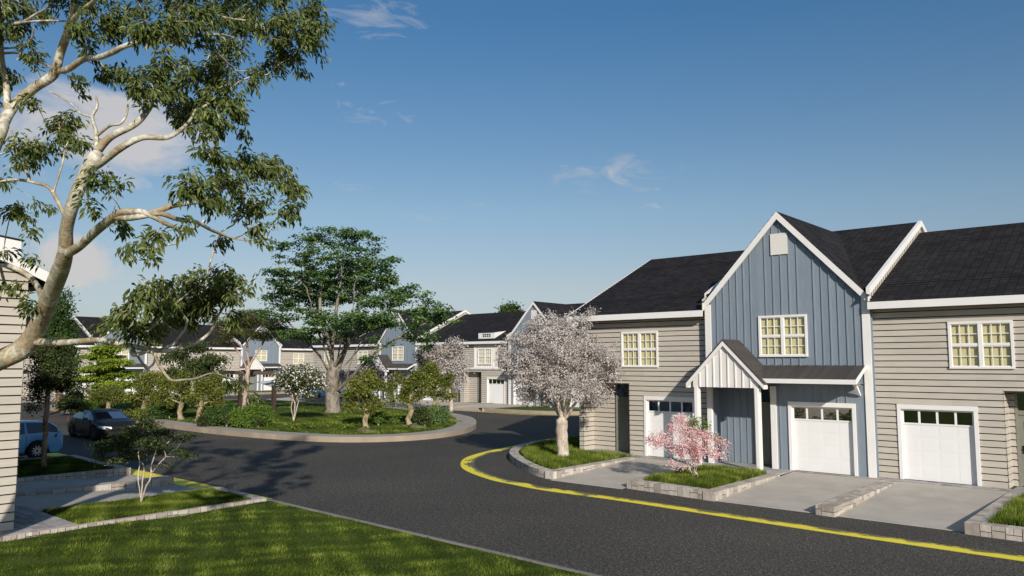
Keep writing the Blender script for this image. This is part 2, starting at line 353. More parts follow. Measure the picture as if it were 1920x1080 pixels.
M['f_lilac'] = leaf_mat('flower_lilac', G((.52, .34, .50), (.74, .58, .70), (.84, .75, .80)), .6, .25)
# ------------------------------------------------------------------ houses (local frame: x along the facade, y into the house, z up from the pad)
PITCHR = .455
COURSE = .188
def siding(mb, O, U, D, u0, u1, z0, z1, lo=None, hi=None, m=0, mg=1):
    """lap siding on a vertical wall. O origin, U along, D outward; lo/hi(z) clip u for gables"""
    O = Vector(O); U = Vector(U); D = Vector(D)
    P = lambda u, d, z: tuple(O+U*u+D*d+Vector((0, 0, z)))
    k = int(math.floor(z0/COURSE+1e-6))
    while k*COURSE < z1-1e-4:
        a = max(z0, k*COURSE); b = min(z1, k*COURSE+COURSE-.030); c = min(z1, (k+1)*COURSE); k += 1
        def lim(z): return (max(u0, lo(z)) if lo else u0), (min(u1, hi(z)) if hi else u1)
        la, ha = lim(a); lb, hb = lim(b)
        r = mb.rng.random()
        if b > a and (hb-lb) > .01:
            mb.quad(P(la, .022, a), P(ha, .022, a), P(hb, .010, b), P(lb, .010, b), m, r)
            mb.quad(P(la, -.012, a), P(ha, -.012, a), P(ha, .022, a), P(la, .022, a), m, r)
            mb.quad(P(lb, .010, b), P(hb, .010, b), P(hb, -.012, b), P(lb, -.012, b), m, r)
        lc, hc = lim(c)
        if c > max(b, a) and hc-lc > .01:
            mb.quad(P(lb, -.010, max(b, a)), P(hb, -.010, max(b, a)), P(hc, -.010, c), P(lc, -.010, c), mg, r)

def rects_minus(u0, u1, z0, z1, holes):
    """split a rectangle around openings"""
    us = sorted({u0, u1, *[h[0] for h in holes], *[h[1] for h in holes]}); res = []
    us = [u for u in us if u0 <= u <= u1]
    for a, b in zip(us, us[1:]):
        hs = sorted([(h[2], h[3]) for h in holes if h[0] < b-1e-6 and h[1] > a+1e-6])
        z = z0
        for lo_, hi_ in hs:
            if lo_ > z: res.append((a, b, z, min(lo_, z1)))
            z = max(z, hi_)
        if z < z1: res.append((a, b, z, z1))
    return res

def battens(mb, O, U, D, u0, u1, z0, top, pitch=.27, m=0, depth=.028, w=.035, zt_max=None):
    """board and batten wall; top(u) is its upper edge; z0 number"""
    O = Vector(O); U = Vector(U); D = Vector(D)
    P = lambda u, d, z: tuple(O+U*u+D*d+Vector((0, 0, z)))
    n = max(1, round((u1-u0)/pitch)); st = (u1-u0)/n
    for i in range(n):
        a = u0+i*st; b = a+st; r = mb.rng.random()
        pts = [a, b]
        mb.quad(P(a, 0, z0), P(b, 0, z0), P(b, 0, max(z0, top(b))), P(a, 0, max(z0, top(a))), m, r)
        if i and top(a) > z0+.02:
            l, h = a-w/2, a+w/2; zl, zh = top(l)-.004, top(h)-.004
            mb.hexa([P(l, 0, z0), P(h, 0, z0), P(h, depth, z0), P(l, depth, z0)], [P(l, 0, zl), P(h, 0, zh), P(h, depth, zh), P(l, depth, zl)], m, r)

def window(fn, parent, x0, x1, z0, z1, y):
    """double unit, two sashes over two, three by two panes each"""
    f = MB(fn); d = .055; t = .07; mid = (x0+x1)/2
    f.box(x0, x1, y-d, y, z1-t, z1); f.box(x0, x1, y-d-.02, y, z0, z0+t*.9)
    f.box(x0, x0+t, y-d+.001, y, z0+t*.9, z1-t); f.box(x1-t, x1, y-d+.001, y, z0+t*.9, z1-t)
    f.box(mid-.05, mid+.05, y-d+.001, y, z0+t*.9, z1-t)
    fo = f.build('window', M['white'], parent)
    s = MB(fn); zm = (z0+z1)/2
    for a, b in ((x0+t, mid-.05), (mid+.05, x1-t)):
        s.box(a, b, y-.035, y, zm-.03, zm+.03)
        for lo_, hi_, yy in ((z0+t*.9, zm-.03, y-.012), (zm+.03, z1-t, y-.022)):
            s.box(a, b, yy-.008, y, lo_, lo_+.025); s.box(a, b, yy-.008, y, hi_-.025, hi_)
            s.box(a, a+.02, yy-.007, y, lo_+.025, hi_-.025); s.box(b-.02, b, yy-.007, y, lo_+.025, hi_-.025)
            for k in (1, 2):
                x = a+(b-a)*k/3; s.box(x-.011, x+.011, yy-.006, y, lo_+.025, hi_-.025)
            zc = (lo_+hi_)/2; s.box(a+.02, b-.02, yy-.005, y, zc-.011, zc+.011)
    s.build('sash', M['white'], fo)
    p = MB(fn); p.quad((x0+t, y+.045, z0+t), (x1-t, y+.045, z0+t), (x1-t, y+.045, z1-t), (x0+t, y+.045, z1-t))
    p.build('blind', M['blind'], fo)
    # dark reveal behind the frame
    return fo

def garage(fn, parent, x0, x1, z1, y):
    f = MB(fn); t = .10
    f.box(x0, x0+t, y-.05, y+.06, 0.005, z1-.14); f.box(x1-t, x1, y-.05, y+.06, 0.005, z1-.14); f.box(x0, x1, y-.052, y+.06, z1-.14, z1)
    g = empty('garage_door'); g.parent = parent
    f.build('frame', M['white'], g)
    d = MB(fn); a, b = x0+t, x1-t; zt = z1-.14; h = zt/5.0; yy = y+.05
    zg0, zg1 = zt-h*.98, zt-h*.12
    d.quad((a, yy+.02, .006), (b, yy+.02, .006), (b, yy+.02, zg0-.02), (a, yy+.02, zg0-.02))
    w = (b-a)/4
    for r in range(4):           # pressed panels
        z0_ = .03+r*(zg0-.05)/4; z1_ = z0_+(zg0-.05)/4-.03
        d.box(a, b, yy+.018, yy+.0195, z1_, z1_+.005) if r < 3 else None
        for c in range(4):
            u0, u1 = a+c*w+.05, a+(c+1)*w-.05
            za, zb = z0_+.04, z1_-.03
            d.hexa([(u0-.012, yy+.0195, za-.012), (u1+.012, yy+.0195, za-.012), (u1, yy+.0180, za), (u0, yy+.0180, za)],
                   [(u0-.012, yy+.0195, zb+.012), (u1+.012, yy+.0195, zb+.012), (u1, yy+.0180, zb), (u0, yy+.0180, zb)], 0)
    # rails around the glazed row
    d.box(a, b, yy, yy+.02, zg0-.05, zg0); d.box(a, b, yy, yy+.02, zg1, zt)
    for c in range(5):
        x = a+c*w; l = x if c == 0 else x-.03; r_ = x if c == 4 else x+.03
        d.box(l, r_ + (.03 if c == 0 else 0), yy+.001, yy+.021, zg0, zg1) if c == 0 else d.box(l - (.03 if c == 4 else 0), r_, yy+.001, yy+.021, zg0, zg1)
    d.build('door_panel', M['door_white'], g)
    for c in range(4):
        q = MB(fn); u0, u1 = a+c*w+.03, a+(c+1)*w-.03
        q.quad((u0, yy+.014, zg0), (u1, yy+.014, zg0), (u1, yy+.014, zg1), (u0, yy+.014, zg1)); q.build('pane', M['glass'], g)
    return g

def entry_door(fn, parent, x0, x1, z1, y, handle_left=True):
    f = MB(fn); t = .07
    f.box(x0, x0+t, y-.03, y+.05, 0, z1); f.box(x1-t, x1, y-.03, y+.05, 0, z1); f.box(x0+t, x1-t, y-.03, y+.05, z1-t, z1); f.box(x0+t, x1-t, y-.028, y+.05, 2.02, 2.14)
    o = f.build('entry_door', M['door'], parent)
    d = MB(fn); d.box(x0+t, x1-t, y+.005, y+.04, .02, 2.02)
    for i in range(1, 5):
        x = x0+t+(x1-x0-2*t)*i/5; d.box(x-.006, x+.006, y-.001, y+.005, .05, 2.0)
    d.build('leaf', M['door'], o)
    g = MB(fn); g.quad((x0+t, y+.02, 2.14), (x1-t, y+.02, 2.14), (x1-t, y+.02, z1-t), (x0+t, y+.02, z1-t)); g.build('transom_pane', M['glass'], o)
    h = MB(fn); hx = x0+t+.09 if handle_left else x1-t-.09
    h.box(hx-.025, hx+.025, y-.02, y+.004, .93, 1.15); h.box(hx, hx+.13, y-.055, y-.035, 1.05, 1.075); h.box(hx-.008, hx+.012, y-.05, y-.02, 1.05, 1.075)
    h.box(hx+.10, hx+.13, y-.05, y-.03, 1.3, 1.85); h.build('handle', M['metal'], o)
    return o

def roof_slope(mb, x0, x1, ye, ze, yr, slope, m=0, course=.20, thick=.10):
    """stepped shingle courses from eave (ye,ze) to ridge yr; sign of (yr-ye) gives direction"""
    s = 1 if yr > ye else -1; L = abs(yr-ye); n = int(L/course)+1
    for i in range(n):
        a = i*course; b = min(L, (i+1)*course)
        za, zb = ze+a*slope, ze+b*slope; r = mb.rng.random()
        ya, yb = ye+s*a, ye+s*b
        mb.quad((x0, ya, za+.024), (x1, ya, za+.024), (x1, yb, zb+.006), (x0, yb, zb+.006), m, r)
        mb.quad((x0, ya, za-.002), (x1, ya, za-.002), (x1, ya, za+.024), (x0, ya, za+.024), m, r)
    # slab below
    zt = ze+L*slope
    mb.hexa([(x0, ye, ze-thick), (x1, ye, ze-thick), (x1, yr, zt-thick), (x0, yr, zt-thick)], [(x0, ye, ze-.004), (x1, ye, ze-.004), (x1, yr, zt-.004), (x0, yr, zt-.004)], m, .5)

YE, ZE, YR = -.45, 5.36, 6.15     # eave and ridge of the grey bays
ZR = ZE+PITCHR*(YR-YE); DEP = 12.3
def grey_house(mirror, end=False, dormer=False, panel=False, eaveL=0, recess=True):
    W = 5.8; fn = (lambda p: (W-p[0], p[1], p[2])) if mirror else None
    root = empty('grey_house')
    w = MB(fn, 3)
    X, Y = (1, 0, 0), (0, -1, 0)
    win = (2.10, 3.74, 3.33, 4.70); gar = (.60, 2.75, 0, 2.25)
    holes = [win, gar, (3.4, 5.6, 0, 2.71)]
    if panel: holes = [gar, (3.4, 5.6, 0, 2.71), (1.55, 4.25, 3.0, 5.2)]
    for a, b, z0, z1 in rects_minus(0, W, 0, 5.2, holes): siding(w, (0, 0, 0), X, Y, a, b, z0, z1)
    # recess: side of the garage, back wall, inside of the end pier
    siding(w, (3.4, 0, 0), (0, 1, 0), (1, 0, 0), -.02, .7, 0, 2.7); siding(w, (0, .7, 0), X, Y, 3.4, 3.58, 0, 2.7); siding(w, (0, .7, 0), X, Y, 4.55, 5.6, 0, 2.7)
    siding(w, (5.6, 0, 0), (0, 1, 0), (-1, 0, 0), -.02, .7, 0, 2.7)
    bw = MB(fn, 31); siding(bw, (0, DEP, 0), X, (0, 1, 0), 0, W, 0, 5.2); bw.build('wall', [M['siding'], M['gap']], root)
    if end:
        top = lambda u: ZE+PITCHR*(YR-YE-abs(u-YR))-.12
        lo = lambda z: (0 if z < top(0) else YR-((top(YR)-z)/PITCHR)); hi = lambda z: (DEP if z < top(DEP) else YR+((top(YR)-z)/PITCHR))
        siding(w, (W, 0, 0), (0, 1, 0), (1, 0, 0), -.02, DEP, 0, ZR-.12, lo, hi)
    w.build('wall', [M['siding'], M['gap']], root)
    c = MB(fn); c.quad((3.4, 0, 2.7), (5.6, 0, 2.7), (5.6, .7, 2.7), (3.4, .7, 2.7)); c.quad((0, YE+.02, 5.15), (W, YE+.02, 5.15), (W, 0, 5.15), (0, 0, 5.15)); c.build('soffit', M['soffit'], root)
    r = MB(fn, 5); xr = W+(.28 if end else 0)
    roof_slope(r, 0, xr, YE, ZE, YR, PITCHR); roof_slope(r, 0, xr, DEP-YE, ZE, YR, PITCHR)
    ro = r.build('roof', M['roof'], root)
    f = MB(fn); x0 = -eaveL
    f.box(0, xr, YE-.03, YE, ZE-.21, ZE+.012); f.build('eave_board', M['white'], root); f = MB(fn); f.box(0, xr, DEP-YE, DEP-YE+.03, ZE-.21, ZE+.012); f.build('eave_board', M['white'], root); f = MB(fn)
    if end:
        for s, ya in ((1, YE-.03), (-1, DEP-YE+.03)):
            f.hexa([(xr-.001, ya, ZE-.21), (xr+.03, ya, ZE-.21), (xr+.03, YR, ZR-.20), (xr-.001, YR, ZR-.20)], [(xr-.001, ya, ZE+.022), (xr+.03, ya, ZE+.022), (xr+.03, YR, ZR+.026), (xr-.001, YR, ZR+.026)])
    if end: f.build('rake_board', M['white'], root)
    if end:
        s = MB(fn)
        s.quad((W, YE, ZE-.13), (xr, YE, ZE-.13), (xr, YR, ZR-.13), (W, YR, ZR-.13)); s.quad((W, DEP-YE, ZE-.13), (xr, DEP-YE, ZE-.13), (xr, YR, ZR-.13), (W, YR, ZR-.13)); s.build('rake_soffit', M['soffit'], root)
    if panel:
        b = MB(fn); battens(b, (0, -.02, 0), X, Y, 1.62, 4.18, 3.08, lambda u: 5.16, .2)
        b.box(1.5, 1.64, -.07, 0, 3.08, 5.16); b.box(4.16, 4.3, -.07, 0, 3.08, 5.16); b.box(.9, 5.8, -.12, 0, 2.92, 3.08)
        b.build('white_panel', M['whiteb'], root)
        window(fn, root, win[0], win[1], 3.35, 4.75, -.08)
    else: window(fn, root, *win, 0)
    garage(fn, root, gar[0], gar[1], gar[3], 0)
    entry_door(fn, root, 3.56, 4.5, 2.7, .7)
    if dormer:
        d = MB(fn); a, b = (2.0, 3.9) if dormer == 1 else (3.7, 5.6); yf = .15; zf = ZE+PITCHR*(yf-YE); zt = zf+.52; sl = .12
        yb = yf+(zt-zf)/(PITCHR-sl); zb = ZE+PITCHR*(yb-YE)
        for x in (a, b): d.hexa([(x-.03, yf, zf-.03), (x+.03, yf, zf-.03), (x+.03, yb, zb-.03), (x-.03, yb, zb-.03)], [(x-.03, yf, zt), (x+.03, yf, zt), (x+.03, yb, zb+.01), (x-.03, yb, zb+.01)])
        d.box(a-.028, b+.028, yf-.03, yf+.04, zf-.1, zt+.002)
        do = d.build('dormer', M['white'], root)
        r = MB(fn); r.hexa([(a-.06, yf-.08, zt), (b+.06, yf-.08, zt), (b+.06, yb+.1, zb+.02), (a-.06, yb+.1, zb+.02)], [(a-.06, yf-.08, zt+.03), (b+.06, yf-.08, zt+.03), (b+.06, yb+.1, zb+.05), (a-.06, yb+.1, zb+.05)]); r.build('dormer_roof', M['roof'], do)
        p = MB(fn)
        for k in range(4):
            xa = a+.45+k*(b-a-.9)/4; xb = xa+(b-a-.9)/4-.05
            for z in (zf+.13, zf+.29): p.box(xa, xb, yf-.034, yf-.031, z, z+.13)
        p.build('dormer_window', M['glass'], do)
    return root

def blue_house(mirror):
    W = 5.6; fn = (lambda p: (W-p[0], p[1], p[2])) if mirror else None
    root = empty('blue_house'); X, Y = (1, 0, 0), (0, -1, 0)
    yf = -.25; ax, az, ez = 2.78, 8.60, 5.62
    s = (az-ez)/ax
    top = lambda u: (az - s*abs(u-ax)*(1 if u < ax else (az-ez)/(W-ax)/s)) - .10
    win = (1.99, 3.64, 3.70, 5.09); gar = (2.92, 5.06, 0, 2.23)
    w = MB(fn, 7)
    st = (W-.4)/20
    # boards split in columns around the openings
    n = 20; x = .2
    def col_top(u): return top(u)
    for a, b, z0, z1, tp in ((.2, 1.99, 2.75, None, 1), (1.99, 3.64, 2.75, 3.70, 0), (1.99, 3.64, 5.09, None, 1), (3.64, 5.4, 2.75, None, 1),
                             (2.35, 2.92, 0, 2.75, 0), (2.92, 5.06, 2.23, 2.75, 0), (5.06, 5.4, 0, 2.75, 0)):
        battens(w, (0, yf, 0), X, Y, a, b, z0, (col_top if tp else (lambda u, z=z1: z)), .27, 0)
    # recess of the porch
    battens(w, (0, .42, 0), X, Y, .2, 1.42, 0, lambda u: 2.75, .25); battens(w, (.2, yf, 0), (0, 1, 0), (1, 0, 0), 0, .67, 0, lambda u: 2.75, .24)
    battens(w, (2.35, yf, 0), (0, 1, 0), (-1, 0, 0), 0, .67, 0, lambda u: 2.75, .24)
    # outer sides
    for xx, dd in ((0.0, (-1, 0, 0)), (W, (1, 0, 0))): battens(w, (xx, yf, 0), (0, 1, 0), dd, 0, .24, 0, lambda u: 5.6, .12)
    bw = MB(fn, 33); battens(bw, (0, DEP, 0), X, (0, 1, 0), 0, W, 0, lambda u: 5.5, .27); bw.build('wall', M['blue'], root)
    w.quad((.2, yf, 2.75), (2.35, yf, 2.75), (2.35, .42, 2.75), (.2, .42, 2.75))
    w.build('wall', M['blue'], root)
    t = MB(fn)      # corner boards and rake boards
    t.box(0, .22, yf-.045, yf, 0, ez-.05); t.box(W-.23, W, yf-.045, yf, 0, ez-.05)
    t.box(2.33, 2.52, yf-.06, yf+.001, 0, 2.72)
    for xa, sg in ((-.05, 1), (W+.05, -1)):
        xe = xa; za = ez-.06
        k = (az-za)/(ax-xe)
        t.hexa([(xe, yf-.16, za-.26), (ax, yf-.16, az-.26), (ax, yf-.12, az-.26), (xe, yf-.12, za-.26)], [(xe, yf-.16, za), (ax, yf-.16, az), (ax, yf-.12, az), (xe, yf-.12, za)])
        t.hexa([(xe, yf-.12, za-.06), (ax, yf-.12, az-.06), (ax, yf+.0, az-.06), (xe, yf, za-.06)], [(xe, yf-.12, za-.01), (ax, yf-.12, az-.01), (ax, yf, az-.01), (xe, yf, za-.01)])
    t.build('corner_board', M['white'], root)
    v = MB(fn); v.box(2.50, 3.08, yf-.05, yf, 7.14, 7.86); v.build('vent', M['vent'], root)
    window(fn, root, *win, yf)
    garage(fn, root, gar[0], gar[1], gar[3], yf)
    entry_door(fn, root, 1.40, 2.34, 2.7, .42)
    # roofs
    r = MB(fn, 9); ze2 = ZE+.42; ye2 = YE-.02
    yy0 = -.12; roof_slope(r, 0, W, yy0, ze2+PITCHR*(yy0-ye2), YR, PITCHR); roof_slope(r, 0, W, DEP-YE, ze2, YR, PITCHR)
    zr2 = ze2+PITCHR*(YR-ye2)
    ym = lambda z: ye2+(z-ze2)/PITCHR+.25
    for xe in (-.05, W+.05):
        L = az-(ez-.06); nn = 18
        for i in range(nn):
            f0, f1 = i/nn, (i+1)/nn
            xa, xb = xe+(ax-xe)*f0, xe+(ax-xe)*f1; za, zb = ez-.06+L*f0, ez-.06+L*f1
            r.quad((xa, yf-.16, za+.03), (xb, yf-.16, zb+.008), (xb, ym(zb), zb+.008), (xa, ym(za), za+.03))
            r.quad((xa, yf-.16, za+.004), (xa, yf-.16, za+.03), (xa, ym(za), za+.03), (xa, ym(za), za+.004))
    r.build('roof', M['roof'], root)
    # raised end walls with their white rakes
    for xx, dd in ((0.0, -1), (W, 1)):
        e = MB(fn, 11); k = MB(fn)
        for ya, sg in ((ye2, 1), (DEP-YE, -1)):
            n_ = 30; o_ = .38 if (dd < 0 and sg > 0) else 0
            for i in range(n_):
                y0, y1 = ya+(YR-ya)*i/n_, ya+(YR-ya)*(i+1)/n_
                z0, z1 = ze2+(zr2-ze2)*i/n_, ze2+(zr2-ze2)*(i+1)/n_
                e.quad((xx+dd*.005, y0, z0-.42), (xx+dd*.005, y1, z1-.42), (xx+dd*.005, y1, z1-.03), (xx+dd*.005, y0, z0-.03), 0)
                e.quad((xx+dd*.012, y0+.0, z0-.42), (xx+dd*.012, y0+.03, z0-.42), (xx+dd*.012, y0+.03, z0-.03), (xx+dd*.012, y0, z0-.03), 1)
            a, b = (xx-.02, xx+.10) if dd > 0 else (xx-.10, xx+.02)
            zo = ze2+o_*PITCHR; k.hexa([(a, ya+o_, zo-.16), (b, ya+o_, zo-.16), (b, YR, zr2-.16), (a, YR, zr2-.16)], [(a, ya+o_, zo+.05), (b, ya+o_, zo+.05), (b, YR, zr2+.05), (a, YR, zr2+.05)])
        e.build('end_wall', [M['siding'], M['gap']], root); k.build('rake_board', M['white'], root)
    # porch: gable, posts and lean-to
    p = MB(fn, 13); py = -1.42
    px0, px1, pax, pz, paz = -.12, 2.62, 1.25, 2.82, 4.26
    ptop = lambda u: paz-(paz-pz)/(pax-px0)*abs(u-pax)-.1
    battens(p, (0, py, 0), X, Y, .08, 2.42, 2.68, ptop, .26, 0, .03, .04)
    p.quad((.08, py, 2.68), (2.42, py, 2.68), (2.42, py+.12, 2.68), (.08, py+.12, 2.68))
    p.quad((.08, py+.12, 2.68), (2.42, py+.12, 2.68), (2.42, py+.12, 3.0), (.08, py+.12, 3.0))
    po = p.build('porch_gable', M['whiteb'], root)
    t = MB(fn)
    for xe in (px0-.02, px1+.02):
        t.hexa([(xe, py-.10, pz-.17), (pax, py-.10, paz-.19), (pax, py-.05, paz-.19), (xe, py-.05, pz-.17)], [(xe, py-.10, pz+.02), (pax, py-.10, paz+.02), (pax, py-.05, paz+.02), (xe, py-.05, pz+.02)])
    t.box(px1-.06, px1+.02, py-.05, yf-.95, pz-.17, pz+.0)
    t.box(px0-.02, px0+.06, py-.05, yf, pz-.17, pz+.0)
    t.build('porch_trim', M['white'], po)
    r = MB(fn, 15)
    for xe in (px0-.03, px1+.03):
        nn = 8
        for i in range(nn):
            f0, f1 = i/nn, (i+1)/nn; xa, xb = xe+(pax-xe)*f0, xe+(pax-xe)*f1; za, zb = pz+.03+(paz-pz)*f0, pz+.03+(paz-pz)*f1
            r.quad((xa, py-.105, za+.015), (xb, py-.105, zb+.002), (xb, yf+.01, zb+.002), (xa, yf+.01, za+.015))
            r.quad((xa, py-.105, za), (xa, py-.105, za+.015), (xa, yf+.01, za+.015), (xa, yf+.01, za))
        r.hexa([(xe, py-.104, pz-.03), (pax, py-.104, paz-.03), (pax, yf, paz-.03), (xe, yf, pz-.03)], [(xe, py-.104, pz+.028), (pax, py-.104, paz+.028), (pax, yf, paz+.028), (xe, yf, pz+.028)])
    r.build('porch_roof', M['porchroof'], root)
    l = MB(fn, 17); lx0, lx1 = 2.45, 5.42; ly, lz0, lz1 = -1.30, 2.98, 3.42
    n_ = 11
    for i in range(n_):
        xa, xb = lx0-.35+(lx1-lx0+.35)*i/n_, lx0-.35+(lx1-lx0+.35)*(i+1)/n_
        l.quad((xa, ly, lz0), (xb, ly, lz0), (xb, yf, lz1), (xa, yf, lz1))
        l.hexa([(xb-.012, ly, lz0), (xb+.0, ly, lz0), (xb, yf, lz1), (xb-.012, yf, lz1)], [(xb-.012, ly, lz0+.025), (xb, ly, lz0+.025), (xb, yf, lz1+.025), (xb-.012, yf, lz1+.025)])
    lo = l.build('lean_to_roof', M['porchroof'], root)
    q = MB(fn)
    q.box(lx0-.05, lx1+.03, ly-.03, ly, lz0-.13, lz0+.012)
    q.hexa([(lx1, ly, lz0-.13), (lx1+.03, ly, lz0-.13), (lx1+.03, yf-.05, lz1-.10), (lx1, yf-.05, lz1-.10)], [(lx1, ly, lz0+.015), (lx1+.03, ly, lz0+.015), (lx1+.03, yf-.05, lz1+.015), (lx1, yf-.05, lz1+.015)])
    q.quad((lx0, ly, lz0-.11), (lx1, ly, lz0-.11), (lx1, yf, lz0-.11), (lx0, yf, lz0-.11))
    # bracket
    q.box(5.16, 5.26, yf-.5, yf-.001, lz0-.2, lz0-.115); q.hexa([(5.17, yf-.10, lz0-.5), (5.25, yf-.10, lz0-.5), (5.25, yf-.002, lz0-.5), (5.17, yf-.002, lz0-.5)], [(5.17, yf-.46, lz0-.2), (5.25, yf-.46, lz0-.2), (5.25, yf-.30, lz0-.2), (5.17, yf-.30, lz0-.2)])
    q.build('lean_to_trim', M['white'], lo)
    for xx in (.10, 2.26):
        b = MB(fn)
        b.box(xx, xx+.17, py+.001, py+.17, .0, 2.69); b.box(xx+(.03 if xx > 1 else .03), xx+.14, py-.02, py, 0.0, 2.68); b.build('porch_post', M['white'], root)
    b = MB(fn); b.box(.04, .20, yf-.10, yf-.046, 0, 2.7); b.build('porch_post', M['white'], root)
    return root

PZ = .25
def place(o, x, y, rz=0): o.location = (x, y, PZ); o.rotation_euler = (0, 0, rz)
gA = grey_house(False, end=False); gB = grey_house(True, end=False); gEm = grey_house(True, end=True); gE = grey_house(False, end=True)
gPan = grey_house(True, panel=True, dormer=1); bA = blue_house(False); bM = blue_house(True); gD = grey_house(False, dormer=1)
used = set()
def put(proto, x, y, rz, label, group):
    o = proto if proto.name not in used else copy_tree(proto)
    used.add(proto.name); place(o, x, y, rz); tag(o, label, 'house', group)
    return o
FY = 25.85; G1 = 'attached houses of the nearest row'; G2 = 'attached houses of the row beyond the island'; G3 = 'attached houses of the row at the far end'; G4 = 'attached houses of the row at the left edge'
put(bA, -13.2, FY, 0, 'blue board house with steep white edged gable and porch, nearest in the photo', G1)
put(gEm, -19.0, FY, 0, 'grey sided end house of the nearest row, behind the big blossom tree', G1)
put(gA, -7.6, FY, 0, 'grey sided house with white garage door, right of the nearest blue gable', G1)
put(gB, -1.8, FY, 0, 'grey sided house mostly beyond the right edge, sharing the olive door recess', G1)
MY = 50.15
put(bM, -44.1, MY, 0, 'blue gabled house of the far row half hidden behind the big blossom tree', G2)
put(gPan, -49.9, MY, 0, 'grey house with small white dormer and white board panel round its window', G2)
put(gA, -55.7, MY, 0, 'grey house behind the smaller blossom tree, left of the white panelled house', G2)
put(bA, -61.3, MY, 0, 'blue gabled house with dark lean-to seen right of the big tree trunk', G2)
put(gB, -67.1, MY, 0, 'grey house just left of the blue gable behind the lilac flowers', G2)
put(gE, -38.5, MY, 0, 'grey house at the right end of the far row, hidden behind the big blossom tree', G2)
put(gE, -72.9, MY, 0, 'grey end house seen just right of the gap between the two far rows', G2).scale = (1, 1, 1)
BX = -90
R90 = math.pi/2
put(bA, BX, 51.1, R90, 'far blue gabled house with white porch seen behind the flat topped pine', G3)
put(gE, BX, 56.7, R90, 'far grey end house with one lit window above the white flowering shrub tree', G3)
put(gA, BX, 45.3-5.8, R90, 'far grey house right of the leftmost blue gable', G3)
put(gB, BX, 45.3, R90, 'far grey house left of the blue house behind the flat topped pine', G3)
put(bA, BX, 33.9, R90, 'far blue house behind the lime green tree at the left of the photo', G3)
put(gB, BX, 28.1, R90, 'far grey house left of the blue house behind the lime green tree', G3)
put(gA, BX, 22.3, R90, 'leftmost far grey house behind the slim tree in the left lawn bed', G3)
put(bA, BX, 16.7, R90, 'far blue house hidden behind the grey wall at the left edge', G3)
# left row faces +Y
LY = 5.75
gL = grey_house(True, end=True, dormer=2)
put(gL, -19.05, LY, math.pi, 'grey sided end wall with white roof edge at the left edge', G4)
for x, pr, t in ((-24.85, bM, 'blue gabled house behind the end house at the left edge'), (-30.45, gA, 'grey house two doors behind the grey end wall at the left edge'), (-36.25, gB, 'grey house three doors behind the grey end wall at the left edge'),
                 (-42.05, bM, 'second blue house along the row hidden by the grey end wall'), (-47.65, gE, 'grey house at the far end of the row hidden by the grey end wall')):
    put(pr, x, LY, math.pi, t, G4)
if gD.name not in used:
    put(gD, BX, 11.0, R90, 'far grey dormer house hidden beyond the left row', G3)
# ------------------------------------------------------------------ ground, road, paths
def sheet(name, poly, z, mt, kind='structure', sub=0):
    b = MB(); b.add([(x, y, z if not callable(z) else z(x, y)) for x, y in poly], [tuple(range(len(poly)))]); o = b.build(name, mt); tag(o, kind=kind); return o
g = MB(); g.quad((-3000, -3000, -.06), (3000, -3000, -.06), (3000, 3000, -.06), (-3000, 3000, -.06)); tag(g.build('ground', M['turf']), kind='structure')
sheet('road', [(-140, 11.0), (60, 11.0), (60, 120), (-140, 120)], 0.0, M['asphalt'])

def prism(name, poly, z0, z1, mt_top, mt_side=None, kind='structure', parent=None):
    b = MB(); n = len(poly)
    b.add([(x, y, z1) for x, y in poly], [tuple(range(n))], 0)
    for i in range(n):
        a, c = poly[i], poly[(i+1) % n]; b.quad((*a, z0), (*c, z0), (*c, z1), (*a, z1), 1)
    o = b.build(name, [mt_top, mt_side or mt_top], parent)
    if parent is None: tag(o, kind=kind)
    return o
# pads the rows stand on
prism('ground_pad', [(-21.2, 25.42), (40, 25.42), (40, 45), (-22.9, 45), (-22.7, 30), (-22.0, 27)], -.04, .235, M['turf'], M['concrete'])
prism('ground_pad', [(-72.6, 49.7), (-33.0, 49.7), (-33.0, 70), (-72.6, 70)], -.04, .235, M['turf'], M['concrete'])
prism('ground_pad', [(BX+.45, 4), (BX+.45, 62.6), (BX-20, 62.6), (BX-20, 4)], -.04, .235, M['turf'], M['concrete'])
prism('ground_pad', [(-80, -12), (-18.5, -12), (-18.5, 6.25), (-80, 6.25)], -.04, .235, M['turf'], M['concrete'])

def smooth_line(pts, n=8):
    P = [np.array(p, float) for p in pts]; out_ = []
    for i in range(len(P)-1):
        p0, p1, p2, p3 = P[max(i-1, 0)], P[i], P[i+1], P[min(i+2, len(P)-1)]
        for k in range(n):
            t = k/n; out_.append(.5*((2*p1)+(-p0+p2)*t+(2*p0-5*p1+4*p2-p3)*t*t+(-p0+3*p1-3*p2+p3)*t**3))
    out_.append(P[-1]); return out_

